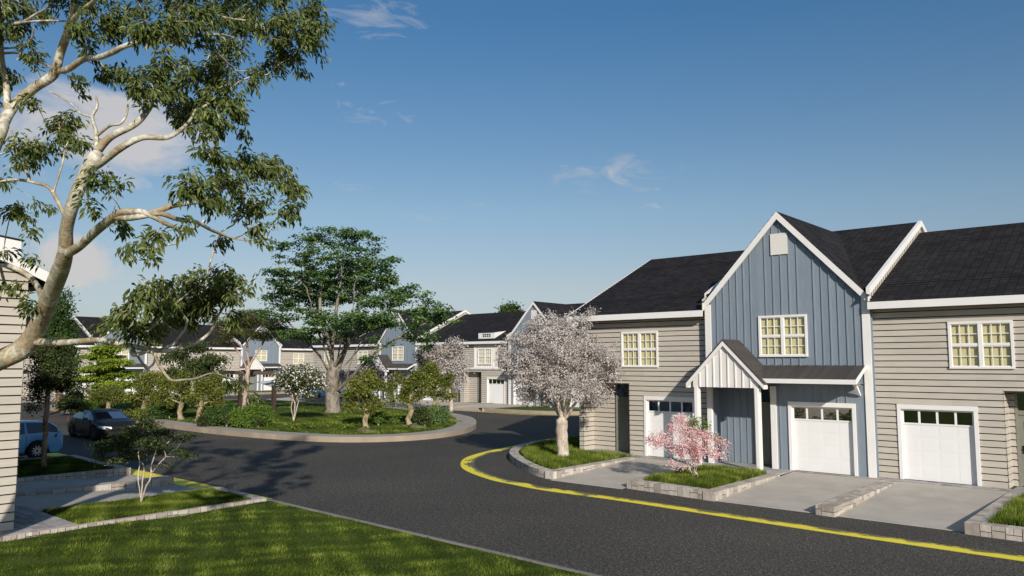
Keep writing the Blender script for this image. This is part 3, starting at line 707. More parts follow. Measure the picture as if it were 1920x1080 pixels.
def cumlen(P): return np.concatenate([[0], np.cumsum([np.linalg.norm(P[i+1]-P[i]) for i in range(len(P)-1)])])
def along(P, cl, s):
    s = min(max(s, 0), cl[-1]); i = min(int(np.searchsorted(cl, s, 'right'))-1, len(P)-2); i = max(i, 0)
    t = (s-cl[i])/max(cl[i+1]-cl[i], 1e-9); d = P[i+1]-P[i]; d = d/np.linalg.norm(d)
    return P[i]+(P[i+1]-P[i])*t, np.array([-d[1], d[0]])
def stone_run(mb, core, pts, width, side, ztop, zbot, rng, wmin=.15, wmax=.32):
    """blocks laid along a line, width inwards (side +1 = left of the line), tops level, one or two courses"""
    P = [np.array(p, float) for p in pts]; cl = cumlen(P); s = 0; L = cl[-1]; g_ = .008
    zt = ztop if callable(ztop) else (lambda p: ztop); zb = zbot if callable(zbot) else (lambda p: zbot)
    while s < L-.02:
        w = rng.uniform(wmin, wmax); e = s+w
        if L-e < .12: e = L
        a, na = along(P, cl, s+g_); b, nb = along(P, cl, e-g_); na = na*side; nb = nb*side
        if np.dot(na, nb) < .5: nb = na
        ws = [0, width] if rng.random() < .3 else [0, width*rng.uniform(.35, .65), width]
        for k in range(len(ws)-1):
            w0, w1 = ws[k]+(g_ if k else 0), ws[k+1]-(g_ if k < len(ws)-2 else 0)
            q = [a+na*w0, b+nb*w0, b+nb*w1, a+na*w1]; lo_ = [(*p, zb(p)-.05) for p in q]; hi_ = [(*p, zt(p)+rng.uniform(-.002, .002)) for p in q]
            h = zt(a)-zb(a)
            if k == 0 and h > .15 and rng.random() < .55:
                f = rng.choice([.42, .5, .6]); md = [(*p, zb(p)+(zt(p)-zb(p))*f) for p in q]
                if rng.random() < .4:
                    m_ = (q[0]+q[1])/2; m2 = (q[3]+q[2])/2
                    mb.hexa(lo_, [(x, y, z-g_) for x, y, z in md], 0)
                    for aa, bb, cc, dd in ((q[0], m_-(q[1]-q[0])*.02, m2-(q[1]-q[0])*.02, q[3]), (m_+(q[1]-q[0])*.02, q[1], q[2], m2+(q[1]-q[0])*.02)):
                        qq = [aa, bb, cc, dd]; mb.hexa([(*p, zb(p)+(zt(p)-zb(p))*f+g_) for p in qq], [(*p, zt(p)) for p in qq], 0)
                else:
                    mb.hexa(lo_, [(x, y, z-g_) for x, y, z in md], 0); mb.hexa([(x, y, z+g_) for x, y, z in md], hi_, 0)
            else: mb.hexa(lo_, hi_, 0)
        s = e
    # dark core fills the joints
    n = max(1, int(L/.5)); I = .012
    for i in range(n):
        a, na = along(P, cl, .03+(L-.06)*i/n); b, nb = along(P, cl, .03+(L-.06)*(i+1)/n); na = na*side; nb = nb*side
        if np.dot(na, nb) < .5: continue
        q = [a+na*I, b+nb*I, b+nb*(width-I), a+na*(width-I)]
        mb.hexa([(*p, zb(p)-.05) for p in q], [(*p, zt(p)-.010) for p in q], 1)

def pavers(name, x0, x1, y0, y1, z, seed, sheetlift=.012, label=None):
    rng = random.Random(seed); b = MB(seed=seed); y = y0; gp = .008
    b.box(x0, x1, y0, y1, z-.05, z, 1)
    while y < y1-.05:
        h = rng.choice([.16, .24, .24, .32]); h = min(h, y1-y); h = h if y1-(y+h) > .08 else y1-y; x = x0-rng.uniform(0, .2)
        while x < x1-.02:
            w = rng.choice([.18, .26, .36, .5]); a = max(x, x0); c = min(x+w, x1)
            if c-a > .03: b.box(a+gp, c-gp, y+gp, y+h-gp, z-.02, z+sheetlift+rng.uniform(-.0015, .0015), 0)
            x += w
        y += h
    o = b.build(name, [M['paver'], M['joint']]); tag(o, kind='structure'); return o

# driveways: concrete slabs rising from the road to the garages
def driveway(x0, x1, yr, yg, yend, fx=None):
    """yr road edge, yg where it is level with the pad"""
    b = MB(); n = 8; pts = []
    sgn = 1 if yg > yr else -1
    for i in range(n+1):
        t = i/n; y = yr+(yg-yr)*t; z = .012+(.236-.012)*(t*t*(3-2*t)*.35+t*.65); pts.append((y, z))
    pts.append((yend, .241))
    for (ya, za), (yb, zb_) in zip(pts, pts[1:]):
        q = [(x0, ya, za), (x1, ya, za), (x1, yb, zb_), (x0, yb, zb_)]
        if fx: q = [fx(p) for p in q]
        b.quad(*q)
    q = [(x0, yr, -.05), (x1, yr, -.05), (x1, yr, .012), (x0, yr, .012)]
    if fx: q = [fx(p) for p in q]
    b.quad(*q)
    tag(b.build('driveway', M['concrete']), kind='structure')
def dz(y, yr=20.0, yg=25.35):
    t = min(max((y-yr)/(yg-yr), 0), 1); return .012+(.236-.012)*(t*t*(3-2*t)*.35+t*.65)
YR0 = 19.98
for a, b_ in ((-15.86, -13.13), (-10.09, -7.40), (-6.88, -4.12), (.52, 3.3), (3.8, 6.5)): driveway(a, b_, YR0, 25.3, 25.9)
for a, b_ in ((-23.9, -21.12), (-27.1, -24.4), (-35.7, -32.6), (-39.5, -36.2)): driveway(a, b_, 11.6, 6.3, 5.4)
MYO = 24.3     # the far row repeats the near one this much further back
for a, b_ in ((-46.0, -42.1), (-61.3, -46.9), (-72.5, -66)): driveway(a, b_, 20.0+MYO, 49.7, 50.3)
rot = lambda p: (BX-(p[1]), p[0], p[2])
for a, b_ in ((22.5, 30), (33.2, 39.5), (39.9, 48), (56.5, 62)): driveway(a, b_, -5.9, -.45, .3, rot)

rng = random.Random(4)
def planter(lines, label, group, tops=.25, gap=None, cat='planter'):
    """lines: list of (points, side, zbot). One raised bed wall"""
    root = empty('stone_planter', (0, 0, 0), 0, label, cat, group); m = MB(seed=rng.random())
    for pts, side, zb, w in lines: stone_run(m, None, pts, w, side, tops, zb, rng)
    m.build('stone_edging', [M['stone'], M['joint']], root); return root
GP = 'stone edged beds in front of the houses'
zb_side = lambda p: dz(p[1])-.01 if p[1] > YR0 else 0
W_ = .36
def zr(p): return 0.0
# bed under the blossom tree: curved front
curve1 = smooth_line([(-15.88, 20.15), (-16.9, 20.45), (-18.78, 21.75), (-20.6, 23.35), (-21.9, 25.2), (-22.6, 27.2), (-22.9, 29.5), (-22.95, 33), (-22.95, 40)], 8)
planter([(curve1[::-1], 1, 0, W_), ([(-15.88, 20.15), (-15.88, 25.3)], 1, zb_side, W_)], 'curved stone edging of the grass bed under the big blossom tree', GP)
planter([([(-13.13, 20.2), (-10.11, 19.9)], 1, 0, W_), ([(-10.11, 19.9), (-10.11, 25.2)], 1, zb_side, W_), ([(-13.13, 25.0), (-13.13, 20.2)], 1, zb_side, .30)], 'low stone edging of the grass bed with the pink flowering tree', GP)
planter([([(-4.10, 19.78), (.5, 19.6)], 1, 0, W_), ([(.5, 19.6), (.5, 25.3)], 1, zb_side, W_), ([(-4.10, 25.3), (-4.10, 19.78)], 1, zb_side, W_)], 'stone edged grass bed at the right edge of the photo', GP)
mw = empty('stone_wall', (0, 0, 0), 0, 'low stone divider between the two nearest driveways on the right', 'wall', 'stone dividers between driveways'); m = MB(seed=8)
stone_run(m, None, [(-7.38, 19.85), (-6.90, 19.80)], .30, 1, .25, 0, rng); stone_run(m, None, [(-6.90, 20.10), (-6.90, 25.35)], .24, 1, .25, zb_side, rng); stone_run(m, None, [(-7.38, 25.35), (-7.38, 20.10)], .24, 1, .25, zb_side, rng)
m.build('stone_block', [M['stone'], M['joint']], mw)
# left row beds (mirrored across the road)
zl = lambda p: dz(11.6+20-p[1], 20.0, 25.35)-.01
planter([([(-18.42, 1.0), (-18.42, 11.35)], 1, .05, .15), ([(-18.42, 11.35), (-21.1, 11.5)], 1, 0, .30), ([(-21.1, 11.5), (-21.1, 6.6)], 1, zl, .12)], 'stone edged bed with the small dark multi-stemmed tree', GP)
planter([([(-27.12, 6.4), (-27.12, 11.58)], 1, zl, .26), ([(-27.12, 11.58), (-32.6, 11.75)], 1, 0, .38), ([(-32.6, 11.75), (-32.6, 6.4)], 1, zl, .3)], 'stone edged lawn bed with the slim tree near the blue car', GP)
mw = empty('stone_wall', (0, 0, 0), 0, 'low stone divider between the two shaded driveways on the left', 'wall', 'stone dividers between driveways'); m = MB(seed=9)
stone_run(m, None, [(-23.92, 6.2), (-23.92, 11.53)], .24, 1, .25, zl, rng, .25, .5); stone_run(m, None, [(-24.4, 11.53), (-24.4, 6.2)], .24, 1, .25, zl, rng, .25, .5)
m.build('stone_block', [M['stone'], M['joint']], mw)
# pavers along the facades
pavers('path', -22.0, -15.9, 25.45, 25.85, .238, 1); pavers('path', -18.8, -16.6, 25.85, 26.5, .238, 2)
pavers('path', -15.9, -13.13, 25.35, 25.84, .242, 12); pavers('path', -13.1, -10.11, 24.32, 26.25, .238, 3); pavers('path', -10.1, -7.40, 25.36, 25.58, .242, 4)
pavers('path', -7.36, -4.1, 25.36, 25.84, .240, 5); pavers('path', -4.1, .5, 25.05, 26.5, .238, 6)
pavers('path', -22.0, -18.575, 1.0, 6.85, .238, 7); pavers('path', -27.1, -22.0, 5.9, 6.28, .239, 17)
# concrete kerbs of the far beds
def kerb_run(name, pts, width, side, z0, z1, label=None, chunk=3.0):
    P = [np.array(p, float) for p in pts]; cl = cumlen(P); L = cl[-1]; b = MB(seed=2); n = max(1, int(L/chunk)); k = 6
    for i in range(n*k):
        a, na = along(P, cl, L*i/(n*k)); c, nc = along(P, cl, L*(i+1)/(n*k)); r = (math.sin(int(i/k)*12.9898)*43758.5) % 1
        q = [a, c, c+nc*width*side, a+na*width*side]
        b.quad(*[(*p, z1) for p in q], 0, .5); b.quad((*q[0], z0), (*q[1], z0), (*q[1], z1), (*q[0], z1), 1, r); b.quad((*q[3], z0), (*q[2], z0), (*q[2], z1), (*q[3], z1), 1, r)
    for s_ in (0, L):
        a, na = along(P, cl, s_); b.quad((*a, z0), (*(a+na*width*side), z0), (*(a+na*width*side), z1), (*a, z1), 1, .5)
    o = b.build(name, [M['kerb'], M['kerbside']]); tag(o, kind='structure'); return o
kerb_run('kerb', smooth_line([(-42.1, 49.6), (-42.1, 44.35), (-42.0, 44.25), (-38.5, 44.2), (-36.2, 44.5), (-34, 45.8), (-32.8, 48), (-32.5, 52), (-32.5, 70)], 6), .5, 1, 0, .25)
prism('kerb', [(-46.9, 44.3), (-46.0, 44.3), (-46.0, 49.65), (-46.9, 49.65)], 0, .25, M['kerb'], M['kerbside'])
kerb_run('kerb', [(-66, 49.6), (-66, 44.3), (-61.4, 44.25), (-61.4, 49.6)], .5, 1, 0, .25)
for ya, yb in ((30, 33.2), (48, 56.5)): kerb_run('kerb', [(BX+.6, ya), (BX+5.95, ya), (BX+5.95, yb), (BX+.6, yb)], .5, 1, 0, .25)
# grass inside the beds
def bed(poly, z=.215): o = sheet('grass_bed', poly, z, M['turf'])
bed([(x, y) for x, y in [(-16.2, 20.4)]+[(p[0]+.2, p[1]+.15) for p in curve1[2:]]+[(-20.0, 40), (-20.0, 26.0), (-19.0, 25.46), (-16.2, 25.46)]])
bed([(-12.9, 20.4), (-10.4, 20.2), (-10.4, 24.4), (-12.9, 24.4)]); bed([(-3.9, 20.0), (.3, 19.9), (.3, 25.1), (-3.9, 25.1)])
bed([(-21.03, 6.85), (-18.6, 6.85), (-18.6, 11.2), (-21.03, 11.3)]); bed([(-32.4, 6.5), (-27.35, 6.5), (-27.35, 11.3), (-32.4, 11.5)])
bed([(-41.7, 49.7), (-41.7, 44.7), (-38, 44.6), (-35, 46), (-33.2, 49.7)]); bed([(-65.6, 49.6), (-65.6, 44.7), (-61.8, 44.7), (-61.8, 49.6)])
for ya, yb in ((30, 33.2), (48, 56.5)): bed([(BX+.5, ya+.4), (BX+5.5, ya+.4), (BX+5.5, yb-.4), (BX+.5, yb-.4)])

# island
ISL = smooth_line([(-33.2, 34.6), (-31.0, 32.2), (-29.5, 29.8), (-28.8, 27.4), (-28.9, 25.4), (-29.8, 23.7), (-31.3, 22.5), (-33.3, 21.8), (-36.5, 21.25), (-40.5, 21.0), (-47, 21.3), (-55, 22.1), (-64, 22.4), (-70, 23.0), (-74, 25.5), (-75.5, 30), (-74, 35), (-70, 39), (-63.5, 40.8), (-57, 41.2), (-50, 40.9), (-44.5, 40.1), (-40, 38.9), (-36, 36.9), (-33.2, 34.6)], 5)
kerb_run('kerb', ISL, 1.15, -1, 0, .26, chunk=1.6)
cl_ = cumlen(ISL); ins = []
for i in range(100):
    a, na = along(ISL, cl_, cl_[-1]*i/100); ins.append(tuple(a-na*1.1))
b = MB(); cen = (-52, 31)
rings = []
for k, f in enumerate((1, .97, .8, .55, .25)):
    rings.append([(cen[0]+(x-cen[0])*f, cen[1]+(y-cen[1])*f, (.255, .30, .36, .40, .42)[k]) for x, y in ins])
V = [p for r in rings for p in r]; n = 100
F = [(k*n+i, k*n+(i+1) % n, (k+1)*n+(i+1) % n, (k+1)*n+i) for k in range(4) for i in range(n)]+[tuple(range(4*n, 5*n))]
b.add(V, F, 0, .5, True); tag(b.build('island_lawn', M['turf']), kind='structure')

# yellow lines
def paint(pts, width, worn=1, z=.005):
    P = smooth_line(pts, 8); cl = cumlen(P); b = MB(); n = int(cl[-1]/.25); K = 4
    for i in range(n):
        a, na = along(P, cl, cl[-1]*i/n); c, nc = along(P, cl, cl[-1]*(i+1)/n)
        for k in range(K):
            f0, f1 = (k/K-.5)*width, ((k+1)/K-.5)*width
            b.quad((*(a+na*f0), z), (*(c+nc*f0), z), (*(c+nc*f1), z), (*(a+na*f1), z), 0, (0, .2, .55, 1)[k]*worn)
    tag(b.build('road_marking', M['yellow']), kind='structure')
paint([(14, 17.9), (4, 18.0), (-2.75, 18.07), (-7.1, 18.2), (-11.9, 18.5), (-14.7, 18.5), (-16.2, 18.75), (-17.3, 19.0), (-19.2, 19.9), (-20.5, 20.9), (-21.85, 22.5), (-22.7, 24.5), (-23.3, 27.0), (-23.6, 30), (-23.6, 34), (-23.6, 60)][::-1], .50)
paint([(-19.5, 11.9), (-30, 12.0), (-45, 12.1), (-75, 12.1)][::-1], .62, .2)
paint([(-66.5, 43.9), (-55, 43.8), (-42, 43.85), (-38, 43.6), (-35.5, 43.9), (-33.5, 45.3), (-32.1, 48), (-31.9, 60)][::-1], .34)

# front lawn and its kerb
LZ = lambda x, y: max(.02, .19-(x+18.5)*.012)
def lawn_h(x, y): return LZ(x, y)-.015+.05*math.sin(x*1.1+y*.7)*math.sin(y*.9-x*.3)*min(1, (11.3-y)*.5)
nx, ny = 60, 60; V = []; 
for j in range(ny+1):
    for i in range(nx+1):
        x = -18.4+42*i/nx; y = -22+33.45*j/ny; V.append((x, y, lawn_h(x, y)))
F = [(j*(nx+1)+i, j*(nx+1)+i+1, (j+1)*(nx+1)+i+1, (j+1)*(nx+1)+i) for j in range(ny) for i in range(nx)]
b = MB(); b.add(V, F, 0, .5, True); tag(b.build('lawn', M['turf']), kind='structure')
b = MB(seed=3); x = -18.6
while x < 20:
    e = x+1.0; z0, z1 = LZ(x, 0)+.01, LZ(e, 0)+.01
    b.hexa([(x+.004, 11.42, -.05), (e-.004, 11.42, -.05), (e-.004, 11.51, -.05), (x+.004, 11.51, -.05)], [(x+.004, 11.42, z0), (e-.004, 11.42, z1), (e-.004, 11.51, z1), (x+.004, 11.51, z0)]); x = e
tag(b.build('kerb', mat('lawn_kerb', (.22, .205, .19), .85, .15, 3)), kind='structure')

# grass blades
def blades(name, sampler, n, hmin, hmax, width, seed, lean=.5, clump=1.5, label='', tone=(0, 1)):
    r = np.random.default_rng(seed); xy, z = sampler(r, n); n = len(xy)
    ph = np.sin(xy[:, 0]*clump*1.7+np.sin(xy[:, 1]*clump*1.3)*1.5)*np.sin(xy[:, 1]*clump*2.1+np.cos(xy[:, 0]*clump)*1.2)
    ph2 = np.sin(xy[:, 0]*7.1+xy[:, 1]*3.3)*np.sin(xy[:, 1]*8.3-xy[:, 0]*2.7)
    h = hmin+(hmax-hmin)*np.clip(.45+.3*ph+.15*ph2+.25*r.standard_normal(n), 0, 1.2)
    a = r.uniform(0, 2*np.pi, n); d = np.stack([np.cos(a), np.sin(a), np.zeros(n)], 1); wv = np.stack([-np.sin(a), np.cos(a), np.zeros(n)], 1)
    base = np.column_stack([xy, z]); ln = lean*r.uniform(.2, 1, n)[:, None]; flow = np.stack([np.cos(ph*3), np.sin(ph*3+1), np.zeros(n)], 1)
    tip = base+np.array([0, 0, 1])*h[:, None]*(1-ln*.35)+(d*.5+flow*.6)*(h[:, None]*ln)
    w = width*r.uniform(.7, 1.3, n)[:, None]
    V = np.stack([base-wv*w/2, base+wv*w/2, tip], 1).reshape(-1, 3); F = np.arange(3*n).reshape(n, 3)
    ph3 = np.sin(xy[:, 0]*clump*3.9+xy[:, 1]*1.7+1)*np.sin(xy[:, 1]*clump*4.3-xy[:, 0]*.8); rv = np.clip(tone[0]+(tone[1]-tone[0])*(.36+.20*ph+.14*ph2+.24*ph3+.17*r.standard_normal(n)), 0, 1)
    o = np_mesh(name, V, F, M['blade'], None, rv); tag(o, label or None, 'grass', kind='stuff'); return o
def in_poly(xy, poly):
    x, y = xy[:, 0], xy[:, 1]; ins_ = np.zeros(len(xy), bool); n = len(poly)
    for i in range(n):
        x1, y1 = poly[i]; x2, y2 = poly[(i+1) % n]
        c = ((y1 > y) != (y2 > y)) & (x < (x2-x1)*(y-y1)/(y2-y1+1e-12)+x1); ins_ ^= c
    return ins_
def poly_sampler(poly, z=.215):
    P = np.array(poly)
    def f(r, n):
        xy = np.column_stack([r.uniform(P[:, 0].min(), P[:, 0].max(), n), r.uniform(P[:, 1].min(), P[:, 1].max(), n)])
        xy = xy[in_poly(xy, poly)]; return xy, np.full(len(xy), z) if not callable(z) else z(xy)
    return f
def lawn_sampler(r, n):
    # denser towards the camera, only where the view can see (plus a margin to each side)
    y = r.uniform(1.0, 11.40, n); x = r.uniform(-18.4, -1, n); p = np.exp(-np.hypot(x+7, y-6)/9); k = r.uniform(0, 1, n) < p*1.6
    k &= (y > 2.2+(-x-8)*.12) | (x < -14)
    x, y = x[k], y[k]; return np.column_stack([x, y]), np.array([lawn_h(a, b_) for a, b_ in zip(x, y)])-.01
blades('grass', lawn_sampler, 420000, .025, .09, .013, 1, 1.0, 1.5, 'shaggy dark green lawn in the lower left corner', (0.0, .95))
bp1 = [(-16.25, 20.62), (-17.0, 20.9), (-18.7, 22.1), (-20.2, 23.6), (-21.4, 25.3), (-22.1, 27.3), (-22.4, 30), (-22.4, 36), (-20, 36), (-19.6, 26.1), (-19.2, 25.45), (-16.25, 25.4)]
blades('grass', poly_sampler(bp1), 100000, .09, .27, .018, 2, .6, 1.3, 'tall grass in the curved bed under the big blossom tree', (.25, 1.1))
blades('grass', poly_sampler([(-12.75, 20.55), (-10.5, 20.3), (-10.5, 24.2), (-12.75, 24.3)]), 38000, .09, .26, .017, 3, .6, 1.5, 'tall grass in the bed under the pink flowering tree', (.25, 1.1))
blades('grass', poly_sampler([(-3.7, 20.2), (.1, 20.1), (.1, 25.0), (-3.7, 25.0)]), 40000, .1, .26, .017, 4, .6, 1.5, 'tall grass in the bed at the right edge', (.25, 1.1))
blades('grass', poly_sampler([(-21.0, 6.9), (-18.66, 6.9), (-18.66, 11.1), (-21.0, 11.2)]), 42000, .05, .12, .014, 5, .8, 1.2, 'grass in the bed with the small multi-stemmed tree', (.1, 1.0))
blades('grass', poly_sampler([(-32.2, 6.5), (-27.4, 6.5), (-27.4, 11.2), (-32.2, 11.4)]), 50000, .05, .12, .016, 6, .8, 1.0, 'shaded grass in the bed with the slim tree', (.0, .8))
inz = [(cen[0]+(x-cen[0])*.995, cen[1]+(y-cen[1])*.995) for x, y in ins]
def isl_sampler(r, n):
    xy = np.column_stack([r.uniform(-75, -29.5, n), r.uniform(21.8, 41, n)]); xy = xy[in_poly(xy, inz)]
    xy = xy[r.uniform(0, 1, len(xy)) < np.clip(np.exp(-(np.hypot(xy[:, 0]+30, xy[:, 1]-22)-8)/20), .15, 1)]
    inner = in_poly(xy, [(cen[0]+(x-cen[0])*.8, cen[1]+(y-cen[1])*.8) for x, y in ins]); return xy, np.where(inner, .36, .27)
blades('grass', isl_sampler, 170000, .06, .18, .03, 7, .7, .6, 'mown grass covering the planted island', (.15, 1.0))
# ------------------------------------------------------------------ trees and plants
def grow(skel, ends, step, seed, curl=.35, jit=.12, lift=.0, prefer=None):
    """skel: list of polylines [(pos, parent_key)]; returns pos, parent arrays and end node ids"""
    r = np.random.default_rng(seed); pos = [p for p, _ in skel]; par = [q for _, q in skel]
    pos = [np.array(p, float) for p in pos]
    P = np.array(pos); d0 = np.array([np.min(np.linalg.norm(P-e, axis=1)) for e in ends]); order = np.argsort(d0); tips = []
    depth = [0.0]*len(pos)
    for i in range(len(pos)):
        if par[i] >= 0: depth[i] = depth[par[i]]+np.linalg.norm(pos[i]-pos[par[i]])
    ok = [True]*len(pos)
    if prefer is not None: ok = [i >= prefer for i in range(len(pos))]
    for k in order:
        e = ends[k]; P = np.array(pos); dd = np.linalg.norm(P-e, axis=1)
        cost = dd+.18*np.array(depth)+np.where(np.array(ok), 0, 1e3)+np.where(P[:, 2] > e[2]+.2, (P[:, 2]-e[2])*.5, 0)
        j = int(np.argmin(cost)); L = dd[j]; n = max(1, int(L/step))
        dirp = pos[j]-pos[par[j]] if par[j] >= 0 else np.array([0, 0, 1.0]); dirp = dirp/(np.linalg.norm(dirp)+1e-9)
        c = pos[j]+dirp*L*curl+np.array([0, 0, lift*L]); prev = j
        for i in range(1, n+1):
            t = i/n; q = (1-t)**2*pos[j]+2*t*(1-t)*c+t*t*e
            if i < n: q = q+r.standard_normal(3)*jit*step
            pos.append(q); par.append(prev); depth.append(depth[prev]+L/n); ok.append(True); prev = len(pos)-1
        tips.append(prev)
    return pos, par, tips

def limb_mesh(pos, par, R, rt, name, mt, parent, radov=None, flare=1.25, expo=None, nthin=3):
    n = len(pos); cnt = np.zeros(n); ch = [[] for _ in range(n)]
    for i in range(n):
        if par[i] >= 0: ch[par[i]].append(i)
    for i in range(n-1, -1, -1):
        if not ch[i]: cnt[i] = max(cnt[i], 1)
        if par[i] >= 0: cnt[par[i]] += cnt[i]
    N_ = cnt.max(); ex = math.log(R/rt)/math.log(max(N_, 2)) if expo is None else expo
    rad = rt*cnt**ex
    if radov is not None:
        for i, v in radov.items(): rad[i] = max(v, rt)
    b = MB(); 
    started = [(i, None) for i in range(n) if par[i] < 0]
    while started:
        i, pr = started.pop(); pts = []; rr = []
        if pr is not None: pts.append(pos[pr]); rr.append(min(rad[pr]*.92, rad[i]*1.25))
        cur = i
        while True:
            pts.append(pos[cur]); rr.append(rad[cur])
            if not ch[cur]: break
            nx_ = max(ch[cur], key=lambda c: cnt[c])
            for c in ch[cur]:
                if c != nx_: started.append((c, cur))
            cur = nx_
        if pr is None and flare: rr[0] *= flare
        rr[-1] *= .6
        mx_ = max(rr); sides = 12 if mx_ > .12 else 8 if mx_ > .05 else 5 if mx_ > .02 else nthin
        b.tube(pts, rr, sides)
    return b.build(name, mt, parent), rad

def leaf_quads(P, D, Nn, L, Wd, fold=.25):
    """diamond leaves, folded along the midrib"""
    D = D/(np.linalg.norm(D, axis=1, keepdims=True)+1e-9); S = np.cross(D, Nn); S /= (np.linalg.norm(S, axis=1, keepdims=True)+1e-9); U = np.cross(S, D)
    L = L[:, None]; Wd = Wd[:, None]
    a = P; m = P+D*L*.45; t = P+D*L-U*L*.12
    l = m-S*Wd/2+U*Wd*fold; r = m+S*Wd/2+U*Wd*fold
    V = np.stack([a, l, t, r], 1).reshape(-1, 3); n = len(P); F = (np.arange(n)[:, None]*4+np.array([0, 1, 2, 3])[None]).reshape(n, 4)
    return V, F

def unit(v): return v/(np.linalg.norm(v, axis=1, keepdims=True)+1e-9)
def blob_pts(blobs, n, r, shell=.5, soft=1.0):
    vol = np.array([b[3]*b[4]*b[5] for b in blobs])**.8; k = r.choice(len(blobs), n, p=vol/vol.sum()); B = np.array(blobs)[k]
    u = unit(r.standard_normal((n, 3))); rad = r.uniform(0, 1, n)**shell
    return B[:, :3]+u*rad[:, None]*B[:, 3:6]*soft, u

def foliage(style, C, n_per, cr, r, size, aspect=.5, flat=.35, droop=.3):
    """C centres (k,3); returns P,D,N,L,W"""
    k = len(C); n = k*n_per; c = np.repeat(C, n_per, 0)
    if style == 'layer':
        off = r.standard_normal((n, 3))*cr; off[:, 2] *= flat; P = c+off
        D = unit(np.column_stack([r.standard_normal((n, 2)), -droop+.25*r.standard_normal(n)])); Nn = unit(np.column_stack([r.standard_normal((n, 2))*.55, np.ones(n)])+np.array(sdir)*.5)
    elif style == 'droop':
        off = r.standard_normal((n, 3))*cr*np.array([1, 1, .7]); P = c+off
        D = unit(np.column_stack([r.standard_normal((n, 2))*.8, -droop-.6*np.abs(r.standard_normal(n))])); Nn = unit(r.standard_normal((n, 3))+unit(off)*1.0+np.array([0, 0, .5]))
    else:
        off = r.standard_normal((n, 3))*cr*np.array([1, 1, .85]); P = c+off
        D = unit(r.standard_normal((n, 3))+unit(off)*.8); Nn = unit(r.standard_normal((n, 3))+unit(off)*1.2+np.array([0, 0, .5])+np.array(sdir)*.4)
    L = size*r.uniform(.65, 1.3, n); return P, D, Nn, L, L*aspect

def make_tree(name, label, cat, base, blobs, trunk, R, rt, barkm, leafm, n_end, n_per, cr, size, seed, style='clump', aspect=.5, step=.35, group=None, shell=.45,
              flowers=None, curl=.35, prefer=None, lift=0, flat=.35, droop=.3, jit=.12, extra_center=True, crown_name='crown', flare=1.3, fold=.25):
    """base world (x,y,z); blobs [(x,y,z,rx,ry,rz)] world; trunk list of polylines (world points), first starts at base"""
    r = np.random.default_rng(seed); root = empty(name, tuple(base), 0, label, cat, group); B = np.array(base)
    skel = []
    for pl in trunk:
        pl = [np.array(p, float)-B for p in pl]
        if skel:
            P = np.array([s[0] for s in skel]); j = int(np.argmin(np.linalg.norm(P-pl[0], axis=1))); prev = j; pl = pl[1:] if np.linalg.norm(P[j]-pl[0]) < .05 else pl
            start = skel[j][0]
        else: skel.append((pl[0], -1)); prev = 0; start = pl[0]; pl = pl[1:]
        seg = [start]+pl; fine = smooth_line(seg, max(2, int(np.linalg.norm(seg[0]-seg[-1])/max(1, len(seg)-1)/step)+1))
        for q in fine[1:]:
            skel.append((q+r.standard_normal(3)*jit*step*.35, prev)); prev = len(skel)-1
    Bl = [(b_[0]-B[0], b_[1]-B[1], b_[2]-B[2], b_[3], b_[4], b_[5]) for b_ in blobs]
    ends, _ = blob_pts(Bl, n_end, r, shell, .92)
    pos, par, tips = grow(skel, ends, step, seed+1, curl, jit, lift, prefer if prefer is None else min(prefer, len(skel)-1))
    limb_mesh(pos, par, R, rt, 'trunk', barkm, root, flare=flare)
    C = np.array([pos[t] for t in tips]); mids = np.array([(pos[t]+pos[par[t]])/2 for t in tips])
    if extra_center: C2 = np.concatenate([C, mids])
    else: C2 = C
    P, D, Nn, L, Wd = foliage(style, C2, n_per//(2 if extra_center else 1), cr, r, size, aspect, flat, droop)
    V, F = leaf_quads(P, D, Nn, L, Wd, fold)
    cl = np.repeat(r.uniform(0, 1, len(C2)), n_per//(2 if extra_center else 1)); rv = np.clip(.48*cl+.52*r.beta(2, 2.4, len(P)), 0, 1)
    np_mesh(crown_name, V, F, leafm, root, rv)
    if flowers:
        fm, frac, npf, fcr, fs, fst = flowers; sel = C2[r.uniform(0, 1, len(C2)) < frac]
        sel = sel+unit(sel-np.array([np.mean(sel[:, 0]), np.mean(sel[:, 1]), np.mean(sel[:, 2])*.8]))*cr*.6
        P, D, Nn, L, Wd = foliage(fst, sel, npf, fcr, r, fs, .75, .5, .1); V, F = leaf_quads(P, D, Nn, L, Wd, .1)
        np_mesh('blossom', V, F, fm, root, r.uniform(0, 1, len(P)))
    return root

def pxblobs(lst, depth, zr=None):
    """crown lobes given where they are seen at a distance: (px, py, rx_px, ry_px, depth offset m)"""
    res = []
    for t in lst:
        px, py, rx, ry = t[:4]; dz_ = t[4] if len(t) > 4 else 0; p = at_depth(px, py, depth+dz_); s = (depth+dz_)/FPX
        res.append((p[0], p[1], p[2], rx*s, rx*s, ry*s))
    return res
def pxline(lst, depth): return [at_depth(t[0], t[1], depth+(t[2] if len(t) > 2 else 0)) for t in lst]
def wdepth(p): return float(np.dot(np.array(p)-np.array([0, 0, CAMH]), FW))

